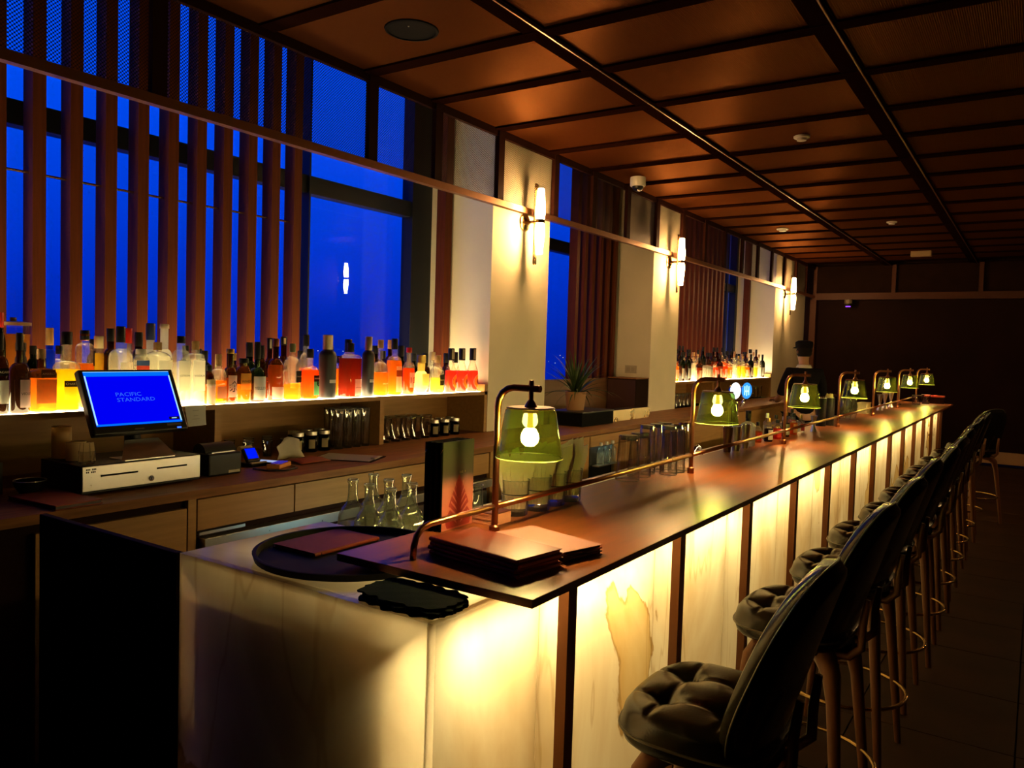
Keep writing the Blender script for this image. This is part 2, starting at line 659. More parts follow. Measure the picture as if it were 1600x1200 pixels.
for i in range(len(GRID_X) - 1):
    for j in range(len(BEAMS) - 1):
        x0, x1 = GRID_X[i] + 0.02, GRID_X[i + 1] - (0.10 if i else 0.03)
        y0, y1 = BEAMS[j] + 0.01, BEAMS[j + 1] - 0.085
        key = (round(x1 - x0, 3), round(y1 - y0, 3))
        if key not in cache:
            cache[key] = MB().box(0, key[0], 0, key[1], 0, 0.02).mesh('ceiling_panel', M['ceil'])
        obj('ceiling_panel', cache[key], None, ce, loc=(x0, y0, ZC))
M['beam'] = pbr('ceiling_beam', (0.010, 0.0028, 0.0016), 0.8, 0.0, spec=0.0)
bm_ = MB().box(-3.27, 1.6, -0.085, 0.01, 0, 0.05).mesh('ceiling_beam', M['beam'])
for y in BEAMS:
    obj('ceiling_beam', bm_, None, ce, loc=(0, y, ZC - 0.012))
M['bead'] = pbr('copper_bead', (0.34, 0.15, 0.07), 0.35, 0.9)
for gx in GRID_X[1:]:
    o = obj('ceiling_beam', MB().box(gx - 0.10, gx + 0.02, -1, YE, ZC - 0.010, ZC + 0.05), M['beam'], ce)
    o2 = obj('ceiling_bead', MB().box(gx - 0.004, gx + 0.004, -1, YE, ZC - 0.018, ZC - 0.010), M['bead'], ce)

# room shell
w = obj('wall_right', MB().box(1.6, 1.8, -2.6, 15, 0, 3.2), M['farwall'])
tag(w, 'dark wall on the seating side of the room', 'wall', kind='structure')
w = obj('wall_back', MB().box(-4.2, 1.8, -2.6, -2.5, 0, 3.2), M['farwall'])
tag(w, 'dark wall behind the viewer', 'wall', kind='structure')

# far wall with header band
fw = obj('wall_far', MB().box(-4.2, 1.8, YE + 0.12, YE + 0.25, 0, 3.2), M['farwall'])
tag(fw, 'dark far wall beyond the end of the bar', 'wall', kind='structure')
M['trimwood'] = pbr('trim_wood', (0.07, 0.02, 0.010), 0.5, spec=0.2)
obj('header_rail', MB().box(-3.27, 1.6, YE - 0.06, YE + 0.12, 2.545, 2.655), M['trimwood'], fw)
obj('header_panel', MB().box(-3.27, 1.6, YE + 0.03, YE + 0.12, 2.655, 3.11), M['dark'], fw)
for x in (-3.24, -2.02, -0.80, 0.42):
    obj('header_post', MB().box(x - 0.03, x + 0.03, YE - 0.03, YE + 0.03, 2.655, 3.11), M['trimwood'], fw)
obj('wall_stile', MB().box(-3.30, -3.20, YE - 0.06, YE + 0.12, 0, 2.545), M['trimwood'], fw)
M['pale'] = pbr('lit_look_skirting', (0.50, 0.30, 0.14), 0.45)  # pale brown stands in for the lit strip at the wall foot
bb = obj('baseboard_far', MB().box(-0.9, 1.6, YE + 0.06, YE + 0.12, 0.02, 0.20), M['pale'])
tag(bb, 'skirting at the foot of the far wall, painted pale as if lit', 'baseboard', kind='structure')

# window wall: low wall, pillars, windows, upper screen
wl = obj('wall_left', MB().box(-4.0, -3.62, -1.0, YE, 0, 1.20), M['dark'])
tag(wl, 'window wall behind the back bar with pillars and perforated upper screen', 'wall', kind='structure')
obj('wall_head', MB().box(-4.05, -3.62, -1.0, YE, 3.50, 3.62), M['dark'], wl)
obj('recess_cap', MB().box(-4.05, -3.30, -2.6, 15.0, 3.62, 3.70), M['dark'], wl)
obj('recess_face', MB().box(-3.30, -3.28, -2.6, 15.0, 3.12, 3.70), M['dark'], wl)
obj('end_wall', MB().box(-3.60, -3.40, 12.66, YE, 0.0, 3.62), M['plaster'], wl)
obj('near_wall', MB().box(-4.0, -3.45, -2.5, 0.55, 0.0, 3.62), M['dark'], wl)
PILLARS = [(4.59, 5.37), (7.40, 8.10), (11.79, 12.655)]
for k, (y0, y1) in enumerate(PILLARS):
    o = obj('pillar', MB().box(-4.0, XW, y0, y1, 0.0, 3.62), M['plaster'])
    tag(o, ['white pillar nearest the till, with the largest wall sconce', 'white middle pillar beyond the potted plant', 'white pillar behind the bartender, third along the window wall'][k], 'pillar', kind='structure')
M['screen'] = mesh_screen_mat('perforated_screen', 0.42, (0.03, 0.011, 0.005), 0.011)
M['screenpost'] = pbr('screen_post', (0.024, 0.007, 0.004), 0.7, spec=0.03)
ys = [0.70, 2.02, 3.34, 3.93, 4.63, 5.40, 6.04, 6.72, 7.40, 8.08, 8.76, 9.44, 10.12, 10.80, 11.48, 12.16, 12.84, 13.52, 14.1]
for a, b in zip(ys, ys[1:]):
    obj('screen_panel', MB().box(0, 0.003, 0.03, b - a - 0.03, 0, 0.48, mids=[1, 0, 0, 0, 0, 0]), [M['screen'], M['clear']], wl, loc=(XW + 0.006, a, 2.62))
for y in ys[:-1]:
    obj('screen_post', MB().box(XW + 0.002, XW + 0.035, y - 0.035, y + 0.035, 2.61, 3.11), M['screenpost'], wl)
obj('screen_rail', MB().box(XW + 0.002, XW + 0.03, 0.5, YE, 3.06, 3.11), M['screenpost'], wl)
tr = obj('trim_1', MB().box(XW + 0.002, XW + 0.045, 0.4, YE - 0.06, 2.575, 2.618), M['bead'])
tag(tr, 'thin copper rail running along the window wall under the screen', 'trim', kind='structure')


def window(idx, y0, y1, label, mull, slats, posts=()):
    w_ = thing('window_%d' % idx, label, 'window', (-3.85, y0, 1.2), kind='structure')
    L = y1 - y0
    F = M['frame']
    dx0, dx1 = -0.08, 0.0
    obj('frame_rail', MB().box(dx0, dx1, 0, L, 1.30, 1.41), F, w_)
    obj('frame_rail', MB().box(dx0, dx1, 0, L, -0.02, 0.05), F, w_)
    obj('frame_rail', MB().box(dx0, dx1, 0, L, 2.24, 2.31), F, w_)
    for a, b in mull:
        obj('frame_stile', MB().box(dx0, dx1 + 0.02, a - y0, b - y0, 0.0, 2.30), F, w_)
    obj('pane', MB().box(dx0 + 0.02, dx0 + 0.028, 0, L, 0, 2.3), M['window'], w_)
    sl = MB().box(-0.085, 0, 0, 0.055, 0, 2.30).mesh('slat', M['wood_v'])
    for y in slats:
        obj('slat', sl, None, w_, loc=(0.23, y - y0, 0))
    for a, b in posts:
        obj('screen_stud', MB().box(0.15, 0.23, a - y0, b - y0, 0, 2.30), M['wood_v'], w_)
    if slats:
        obj('tie_rod', MB().tube([(0.19, min(slats) - y0, 1.062), (0.19, max(slats) - y0 + 0.055, 1.062)], 0.006, 6), M['brass'], w_)
    return w_


s1 = [1.576 - 0.055 + 0.158 * k for k in range(-5, 11)]
window(1, 0.55, 4.59, 'wide dusk-blue window behind the till with upright timber slats', [(0.55, 0.62), (3.40, 3.412), (4.37, 4.59)], s1, [(4.49, 4.57)])
window(2, 5.37, 7.40, 'window behind the potted plant, half covered by timber slats', [(5.37, 5.45), (6.85, 7.40)], [6.45 + 0.158 * k for k in range(6)])
window(3, 8.10, 11.79, 'window behind the second lit bottle shelf with timber slats', [(8.10, 8.2), (11.3, 11.36), (11.70, 11.79)], [8.16 + 0.158 * k for k in range(16)], [(11.66, 11.74)])

# ------------------------------------------------------------------ the bar counter
bar = thing('bar_counter', 'long bar with a dark wooden top and glowing veined onyx front', 'bar counter', (-1.1, 1.15, 0))


def bp(name, mb, mats, bevel=0, smooth=False, parent=None):
    """part of the bar given in room coordinates"""
    p = parent or bar
    mb.v = [(x + 1.1, y - 1.15, z) for x, y, z in mb.v]
    return obj(name, mb, mats, p, bevel=bevel, smooth=smooth)


BE = 10.30
bp('wooden_top', MB().box(-1.338, -0.797, 1.290, BE + 0.05, 1.062, 1.080), M['wood_top'], bevel=0.0015)
bp('top_packer', MB().box(-1.30, -1.05, 1.70, BE, 1.035, 1.062), M['dark'])
bp('carcass', MB().box(-1.335, -1.045, 1.62, BE, 0.0, 1.035, mids=[1, 0, 0, 0, 0, 0]), [pbr('carcass_white', (0.62, 0.52, 0.36), 0.7), M['dark']])
bp('end_carcass', MB().box(-1.70, -1.045, 1.225, 1.60, 0.03, 0.945), pbr('end_carcass', (0.60, 0.46, 0.30), 0.7))
# onyx slabs: outside translucent, inner side clear to the lamps
seams = [1.150, 1.528, 2.183, 2.838, 3.520, 4.175, 4.83, 5.485, 6.14, 6.795, 7.45, 8.105, 8.76, 9.415, 10.07, BE]
for a, b in zip(seams, seams[1:]):
    bp('onyx_panel', MB().box(-0.945, -0.925, a + 0.0012, b - 0.0012, 0.0, 1.040, mids=[1, 0, 0, 0, 0, 0]), [M['onyx'], M['clear']])
bp('onyx_end', MB().box(-1.737, -0.946, 1.150, 1.170, 0.0, 1.040, mids=[0, 0, 0, 1, 0, 0]), [M['onyx'], M['clear']])
bp('onyx_top', MB().box(-1.737, -0.9455, 1.171, 1.62, 1.020, 1.040, mids=[0, 0, 0, 0, 1, 0]), [M['onyx'], M['clear']])
for k in range(13):
    y1 = 1.656 + 0.7036 * k
    bp('post', MB().box(-0.925, -0.897, y1 - 0.042, y1, 0.0, 1.062), M['bronze'])
bp('end_post', MB().box(-0.945, -0.90, BE, BE + 0.04, 0, 1.062), M['bronze'])
# dark end panel that closes the gap between the bar and the back counter
ep = obj('end_panel', MB().box(-2.42, -1.742, 1.143, 1.163, 0.0, 1.040), M['dark'], bevel=0.002)
tag(ep, 'dark low screen panel between the onyx bar end and the back counter', 'panel')
# steel bottle well behind the bar
ws = obj('bottle_well', MB().box(-1.98, -1.345, 1.63, 10.2, 0.83, 0.86).box(-1.98, -1.97, 1.63, 10.2, 0.60, 0.83).box(-1.98, -1.96, 1.63, 10.2, 0.86, 0.885), M['steel'])
tag(ws, 'stainless steel bottle well on the staff side of the bar', 'counter')
obj('cabinet', MB().box(-1.96, -1.40, 1.66, 10.15, 0.0, 0.83), M['black'], ws)
# end pair: copper rail along the back of the top
RX = -1.165
LAMP_Y = [1.683] + [1.665 + 1.4195 * k for k in range(1, 7)]
pts = [(RX, 1.360, 1.081), (RX, 1.362, 1.110), (RX, 1.370, 1.132), (RX, 1.388, 1.147), (RX, 1.415, 1.153), (RX, 1.5, 1.154), (RX, LAMP_Y[0] - 0.0098, 1.154)]
ra = obj('counter_rail', MB().tube(pts, 0.0078, 10), M['copper'], smooth=True)
for a, b in zip(LAMP_Y, LAMP_Y[1:]):
    obj('rail_length', MB().tube([(RX, a + 0.0098, 1.154), (RX, b - 0.0098, 1.154)], 0.0078, 10), M['copper'], ra, smooth=True)
tag(ra, 'long copper guard rail running along the wooden bar top through the lamp posts', 'rail')

# ------------------------------------------------------------------ bar lamps
M['bulb'] = emit('lamp_bulb', (1.0, 0.64, 0.22), 470.0)
M['filament'] = emit('lamp_neck', (1.0, 0.55, 0.05), 2.2)
M['rim'] = glassy('shade_rim', (0.8, 0.9, 0.5), (0.95, 1.0, 0.6), 0.6, 0.03)


LX = 0.101


def make_lamp(label):
    t = thing('bar_lamp', label, 'lamp', (RX, 1.683, 1.080), group='lamps along the bar')
    obj('post', MB().tube([(0, 0, 0), (0, 0, 0.337), (0.004, 0, 0.357), (0.014, 0, 0.374), (0.030, 0, 0.385), (0.048, 0, 0.389), (0.128, 0, 0.389)], 0.0088, 12), M['copper'], t, smooth=40)
    obj('collar', MB().lathe([(0, 0), (0.014, 0), (0.014, 0.022), (0.0095, 0.026), (0, 0.026)], 16), M['copper'], t, smooth=40)
    obj('stem', MB().lathe([(0, 0.410), (0.0065, 0.410), (0.0065, 0.360), (0.010, 0.356), (0.021, 0.334), (0.021, 0.328), (0, 0.328)], 14, (LX, 0, 0)), M['copper'], t, smooth=40)
    sh = obj('shade', MB().lathe([(0.018, 0.339), (0.058, 0.3385), (0.0635, 0.335), (0.0660, 0.327), (0.0855, 0.214)], 36, (LX, 0, 0)), M['shade'], t, smooth=True)
    obj('shade_light_stop', MB().lathe([(0, 0.3405), (0.059, 0.3405), (0.059, 0.3425), (0, 0.3425)], 30, (LX, 0, 0)), M['bronze'], sh)  # opaque disc added over the glass top to stop upward light
    obj('shade_rim', MB().torus(0.0855, 0.0016, (LX, 0, 0.214), 36, 6), M['rim'], sh, smooth=True)
    obj('shade_gallery', MB().torus(0.060, 0.0022, (LX, 0, 0.340), 30, 6), M['bronze'], sh, smooth=True)
    bulb = obj('bulb', MB().lathe([(0, 0.242), (0.012, 0.244), (0.020, 0.252), (0.023, 0.263), (0.021, 0.275), (0.014, 0.287), (0, 0.292)], 16, (LX, 0, 0)), M['bulb'], t, smooth=True)
    obj('bulb_neck', MB().lathe([(0.0085, 0.289), (0.0070, 0.305), (0.0065, 0.328)], 12, (LX, 0, 0)), M['filament'], bulb, smooth=True)
    return t


lampnames = ['green glass bar lamp standing by the napkin tumblers, largest of the row',
             'green glass bar lamp over the sink tap, second from the menus',
             'green glass bar lamp in front of the bartender, third from the menus',
             'green glass bar lamp over the upturned wine glasses, fourth from the menus',
             'green glass bar lamp fifth along from the menus',
             'green glass bar lamp over the two far tumblers, sixth along',
             'green glass bar lamp at the far end of the bar, smallest of the row']
lamp0 = make_lamp(lampnames[0])
for k in range(1, 7):
    dup(lamp0, (RX, 1.665 + 1.4195 * k, 1.080), 0, lampnames[k])

# ------------------------------------------------------------------ wall sconces
M['sconce'] = emit('sconce_glass', (1.0, 0.56, 0.20), 160.0)


def make_sconce(label):
    t = thing('wall_sconce', label, 'sconce', (XW, 5.0, 2.515), group='sconces on the pillars')
    obj('back_plate', MB().lathe([(0, 0.0), (0.066, 0.0), (0.066, 0.008), (0.058, 0.014), (0, 0.016)], 24), M['brass'], t, smooth=40).rotation_euler = (0, R(90), 0)
    obj('arm', MB().tube([(0.012, 0, 0), (0.14, 0, 0)], 0.011, 10), M['brass'], t, smooth=True)
    # half tube reflector behind the glasses
    mb = MB()
    n = 14
    for z0, z1 in ((-0.32, 0.285),):
        for k in range(n + 1):
            a = R(147) + R(66) * k / n
            c_, s_ = math.cos(a), math.sin(a)
            lo = z0 + 0.045 * (1 + c_)
            hi = z1 - 0.045 * (1 + c_)
            for q in (0.048, 0.045):
                mb.v.append((0.14 + q * c_, q * s_, lo))
                mb.v.append((0.14 + q * c_, q * s_, hi))
        for k in range(n):
            b = k * 4
            mb.add([], [])
            mb.f += [(b, b + 4, b + 5, b + 1), (b + 2, b + 3, b + 7, b + 6), (b + 1, b + 5, b + 7, b + 3), (b, b + 2, b + 6, b + 4)]
            mb.mi += [0] * 4
    obj('reflector', mb, M['brass'], t, smooth=40)
    obj('waist', MB().lathe([(0, -0.014), (0.034, -0.014), (0.034, 0.014), (0, 0.014)], 18, (0.14, 0, 0)), M['brass'], t, smooth=40)
    up = [(0, 0.014), (0.030, 0.014), (0.036, 0.06), (0.035, 0.11), (0.027, 0.19), (0.0235, 0.238), (0.018, 0.242), (0, 0.242)]
    obj('glass_shade', MB().lathe(up, 18, (0.14, 0, 0)), M['sconce'], t, smooth=40)
    obj('glass_shade', MB().lathe([(r, -z) for r, z in reversed(up)], 18, (0.14, 0, 0)), M['sconce'], t, smooth=40)
    return t


sc0 = make_sconce('brass wall sconce with two glowing glasses on the pillar nearest the till')
dup(sc0, (XW, 7.78, 2.515), 0, 'brass wall sconce with two glowing glasses on the middle pillar')
dup(sc0, (XW, 12.27, 2.515), 0, 'brass wall sconce with two glowing glasses on the pillar beyond the bartender')
# one more on the wall opposite the windows: the panes mirror it
dup(sc0, (1.6, 9.02, 2.60), PI, 'brass wall sconce on the wall opposite the windows, mirrored in the glass')

# ------------------------------------------------------------------ back counter
bc = thing('back_counter', 'long wooden back counter with drawers under the bottle shelves', 'counter', (-2.78, 1.2, 0))


def cp(name, mb, mats, parent=None, bevel=0):
    mb.v = [(x + 2.78, y - 1.2, z) for x, y, z in mb.v]
    return obj(name, mb, mats, parent or bc, bevel=bevel)


cp('worktop', MB().box(-3.618, -2.765, 0.9, 4.588, 0.930, 0.965).box(XW + 0.002, -2.765, 4.588, 13.9, 0.930, 0.965), M['wood'], bevel=0.002)
cp('carcass', MB().box(-3.26, -2.80, 0.9, 13.9, 0.08, 0.93), M['dark'])
cp('plinth', MB().box(-3.2, -2.84, 0.9, 13.9, 0.0, 0.08), M['black'])
# drawer row
dy = [1.912, 2.412, 2.920, 3.428, 3.936]
for a, b in zip(dy, dy[1:]):
    d_ = cp('drawer', MB().box(-2.80, -2.778, a + 0.004, b - 0.004, 0.797, 0.922), M['oak'], bevel=0.001)
# stile and end cupboard
cp('stile', MB().box(-2.80, -2.776, 1.872, 1.908, 0.08, 0.93), M['oak'])
cp('door', MB().box(-2.80, -2.778, 1.30, 1.868, 0.10, 0.895), M['oak'], bevel=0.001)
cp('finger_rail', MB().box(-2.80, -2.770, 1.92, 2.14, 0.778, 0.790), M['steel'])
cp('steel_band', MB().box(-2.80, -2.74, 1.925, 3.93, 0.721, 0.768), M['steel'], bevel=0.002)
cp('steel_door', MB().box(-2.80, -2.785, 1.94, 3.93, 0.12, 0.690), M['steel'])
cp('stile', MB().box(-2.80, -2.776, 3.945, 3.985, 0.08, 0.93), M['oak'])
dy2 = [3.99, 4.60, 5.24]
for a, b in zip(dy2, dy2[1:]):
    cp('door', MB().box(-2.80, -2.778, a + 0.004, b - 0.004, 0.10, 0.922), M['oak'], bevel=0.001)
# open refrigerated bays further along, their inner shade a flat black sheet
cp('apron', MB().box(-2.80, -2.778, 5.25, 7.22, 0.838, 0.922), M['oak'], bevel=0.001)
M['fridge'] = pbr('fridge_lining', (0.25, 0.32, 0.34), 0.4)
cp('bay_shade_sheet', MB().box(-2.797, -2.79, 5.27, 5.62, 0.30, 0.83), M['black'])
for a, b in ((5.66, 6.66), (7.24, 8.2), (8.21, 9.2), (9.21, 10.2), (10.21, 11.2)):
    cp('door', MB().box(-2.80, -2.778, a, b, 0.10, 0.83 if a < 7 else 0.922), M['oak'], bevel=0.001)
cp('bay_shade_sheet', MB().box(-2.797, -2.79, 6.72, 7.18, 0.30, 0.83), M['black'])

# ------------------------------------------------------------------ bottle shelves with glowing tops
M['glow'] = emit('shelf_light_panel', (1.0, 0.78, 0.38), 24.0)


def bottle_shelf(label, y0, y1, dividers, bays):
    t = thing('bottle_shelf', label, 'shelf', (XW, y0, 0.965))
    L = y1 - y0
    W = M['oak']
    obj('shelf_board', MB().box(-0.345, 0.0, 0, L, 0.266, 0.287), W, t)
    obj('front_lip', MB().box(-0.008, 0.0, 0, L, 0.287, 0.2905), W, t)
    obj('light_panel', MB().box(-0.335, -0.009, 0.01, L - 0.05, 0.287, 0.2895), M['glow'], t)
    obj('back_board', MB().box(-0.345, -0.335, 0, L, 0.0, 0.266), W, t)
    for y in dividers:
        obj('divider', MB().box(-0.335, 0.0, y - y0 - 0.018, y - y0 + 0.018, 0.0, 0.266), W, t)
    obj('end_board', MB().box(-0.335, 0.0, L - 0.035, L, 0.0, 0.34), W, t)
    return t


bottle_shelf('wooden bottle shelf with glowing top behind the till', 0.95, 4.585, [2.36, 3.50], 3)
bottle_shelf('far wooden bottle shelf with glowing top beyond the middle pillar', 8.12, 11.78, [9.3, 10.5], 3)

# ------------------------------------------------------------------ bar stools
def squircle(u, v, p=3.2):
    """map the unit square to a rounded square"""
    r = max(abs(u), abs(v))
    if r < 1e-9:
        return 0.0, 0.0
    n = (abs(u) ** p + abs(v) ** p) ** (1 / p)
    return u * r / n, v * r / n


def tuft(x, y, btn, seams_):
    d = 0.0
    for bx, by in btn:
        q = (x - bx) ** 2 + (y - by) ** 2
        d -= 0.014 * math.exp(-q / 0.0008)
        d -= 0.010 * math.exp(-q / 0.0035)
    for (ax, ay), (bx, by) in seams_:
        dx, dy_ = bx - ax, by - ay
        L2 = dx * dx + dy_ * dy_
        t = max(0, min(1, ((x - ax) * dx + (y - ay) * dy_) / L2))
        q = (x - ax - t * dx) ** 2 + (y - ay - t * dy_) ** 2
        d -= 0.006 * math.exp(-q / 0.00004)
    return d


def cushion(hx, hy, thick, btn, seams_, n=44, puff=0.018, p=3.2, rim=0.80):
    """tufted cushion: soft rounded edge, flat underside, z from 0 to thick"""
    mb = MB()
    N = n + 1
    for side in (0, 1):
        for j in range(N):
            for i in range(N):
                u, v = 2 * i / n - 1, 2 * j / n - 1
                x, y = squircle(u, v, p)
                r = max(abs(u), abs(v))
                if r > rim:
                    e_ = (r - rim) / (1 - rim)
                    q = 1 - math.sqrt(max(0, 1 - e_ ** 2.2))
                else:
                    q = 0.0
                if side == 0:
                    z = thick * (1 - 0.55 * q) + puff * (1 - r * r) + tuft(x * hx, y * hy, btn, seams_) * (1 - q)
                else:
                    z = thick * 0.45 * q
                mb.v.append((x * hx, y * hy, z))
    for side in (0, 1):
        o_ = side * N * N
        for j in range(n):
            for i in range(n):
                a = o_ + j * N + i
                f = (a, a + 1, a + N + 1, a + N)
                mb.f.append(f if side == 0 else tuple(reversed(f)))
                mb.mi.append(0)
    ring = [(i, 0) for i in range(n)] + [(n, j) for j in range(n)] + [(n - i, n) for i in range(n)] + [(0, n - j) for j in range(n)]
    for k in range(len(ring)):
        a, b = ring[k], ring[(k + 1) % len(ring)]
        ia, ib = a[1] * N + a[0], b[1] * N + b[0]
        mb.f.append((ia, ia + N * N, ib + N * N, ib))
        mb.mi.append(0)
    return mb


M['pipe'] = pbr('leather_piping', (0.10, 0.09, 0.06), 0.35, spec=0.6)
g = 0.075
sb = [(-g, -g), (g, -g), (-g, g), (g, g)]
seat_seams = []
for bx, by in sb:
    for sx in (-1, 1):
        if (sx > 0) == (bx > 0):
            seat_seams.append(((bx, by), (bx + sx * 0.10, by + 0.0)))
            seat_seams.append(((bx, by), (bx, by + (0.10 if by > 0 else -0.10))))
seat_seams += [((-g, -g), (g, -g)), ((-g, g), (g, g)), ((-g, -g), (-g, g)), ((g, -g), (g, g))]
SEAT_H = 0.094


def make_stool(label):
    t = thing('bar_stool', label, 'stool', group='stools along the bar')
    obj('seat', cushion(0.178, 0.215, SEAT_H, sb, seat_seams, puff=0.012), M['leather'], t, smooth=True, loc=(-0.022, 0, 0.668))
    ol = []
    for k in range(64):
        a = 2 * PI * k / 64
        u, v = math.cos(a), math.sin(a)
        n_ = max(abs(u), abs(v))
        x, y = squircle(u / n_, v / n_)
        ol.append((x * 0.1795 - 0.022, y * 0.2165, 0.668 + SEAT_H * 0.45))
    obj('piping', MB().tube(ol + ol[:1], 0.003, 6), M['pipe'], t, smooth=True)
    bt = MB()
    for x, y in sb:
        bt.lathe([(0, 0.006), (0.007, 0.004), (0.009, 0.0)], 10, (x - 0.022, y, 0.672 + SEAT_H - 0.014))
    pan = MB()
    pan.lathe([(0, 0.648), (0.15, 0.648), (0.155, 0.660), (0.155, 0.676), (0, 0.676)], 24)
    obj('seat_pan', pan, M['blackmat'], t)
    # tufted back, leaning away from the bar; local x = width (room y), local y = height
    bk = [(-0.06, -0.03), (0.06, -0.03), (-0.06, 0.10), (0.06, 0.10)]
    bs = [((-0.06, -0.03), (0.06, -0.03)), ((-0.06, 0.10), (0.06, 0.10)), ((-0.06, -0.03), (-0.06, 0.10)), ((0.06, -0.03), (0.06, 0.10))]
    mb = cushion(0.21, 0.250, 0.060, bk, bs, n=36, puff=0.014, p=2.7, rim=0.86)
    lean = R(17)
    vs = []
    for x, y, z in mb.v:
        taper = 1.0 - 0.16 * (y / 0.235)
        w_ = x * taper
        zz = z + 0.95 * w_ * w_           # hollow towards the sitter
        # local: normal points to -X (bar)
        X = -zz
        Z = y
        X, Z = X * math.cos(lean) + Z * math.sin(lean), -X * math.sin(lean) + Z * math.cos(lean)
        vs.append((X + 0.200, w_, Z + 0.880))
    mb.v = vs
    ol = []
    for k in range(65):
        a = 2 * PI * k / 64
        u, v = math.cos(a), math.sin(a)
        n_ = max(abs(u), abs(v))
        x, y = squircle(u / n_, v / n_, 2.7)
        w_, y = x * 0.2115 * (1.0 - 0.16 * y * 0.25 / 0.235), y * 0.2515
        X, Z = -(0.027 + 0.95 * w_ * w_), y
        X, Z = X * math.cos(lean) + Z * math.sin(lean), -X * math.sin(lean) + Z * math.cos(lean)
        ol.append((X + 0.200, w_, Z + 0.880))
    obj('back_piping', MB().tube(ol, 0.003, 6), M['pipe'], t, smooth=True)
    back = obj('backrest', mb, M['leather'], t, smooth=True)
    # bent wooden bracket from under the seat up the rear of the back
    for s in (-1, 1):
        br = MB()
        br.tube([(0.09, s * 0.09, 0.655), (0.16, s * 0.09, 0.655), (0.195, s * 0.09, 0.690), (0.196, s * 0.088, 0.76), (0.206, s * 0.085, 0.84)], [0.013, 0.013, 0.013, 0.012, 0.009], 8)
        obj('back_bracket', br, M['legwood'], t, smooth=True)
    for sx in (-1, 1):
        for sy in (-1, 1):
            pts_ = [(sx * 0.055, sy * 0.060, 0.652), (sx * 0.100, sy * 0.110, 0.640), (sx * 0.125, sy * 0.138, 0.600), (sx * 0.137, sy * 0.152, 0.52), (sx * 0.160, sy * 0.176, 0.26), (sx * 0.182, sy * 0.198, 0.0)]
            obj('leg', MB().tube(pts_, [0.030, 0.034, 0.028, 0.021, 0.017, 0.0125], 10), M['legwood'], t, smooth=60)
    obj('foot_ring', MB().torus(0.232, 0.0075, (0, 0, 0.262), 36, 8), M['brass'], t, smooth=True)
    return t


SX = -0.590
SY = [1.80, 2.66, 3.35, 4.04, 4.70, 5.38, 6.05, 6.66, 7.33, 8.10]
snames = ['black tufted bar stool nearest the menus, cut off at the legs', 'black tufted bar stool second in the row from the menus', 'black tufted bar stool third in the row from the menus',
          'black tufted bar stool fourth in the row from the menus', 'black tufted bar stool fifth in the row from the menus', 'black tufted bar stool sixth in the row from the menus',
          'black tufted bar stool seventh in the row from the menus', 'black tufted bar stool eighth in the row, towards the far end', 'black tufted bar stool third from the far end of the row',
          'black tufted bar stool next to the last one at the far end']
st0 = make_stool(snames[0])
st0.location = (SX, SY[0], 0)
rs = random.Random(4)
for k in range(1, 10):
    dup(st0, (SX + rs.uniform(-0.012, 0.012), SY[k], 0), rs.uniform(-0.05, 0.05), snames[k])
dup(st0, (-0.50, 8.98, 0), R(-38), 'last bar stool at the far end, turned so its back cushion catches the light')

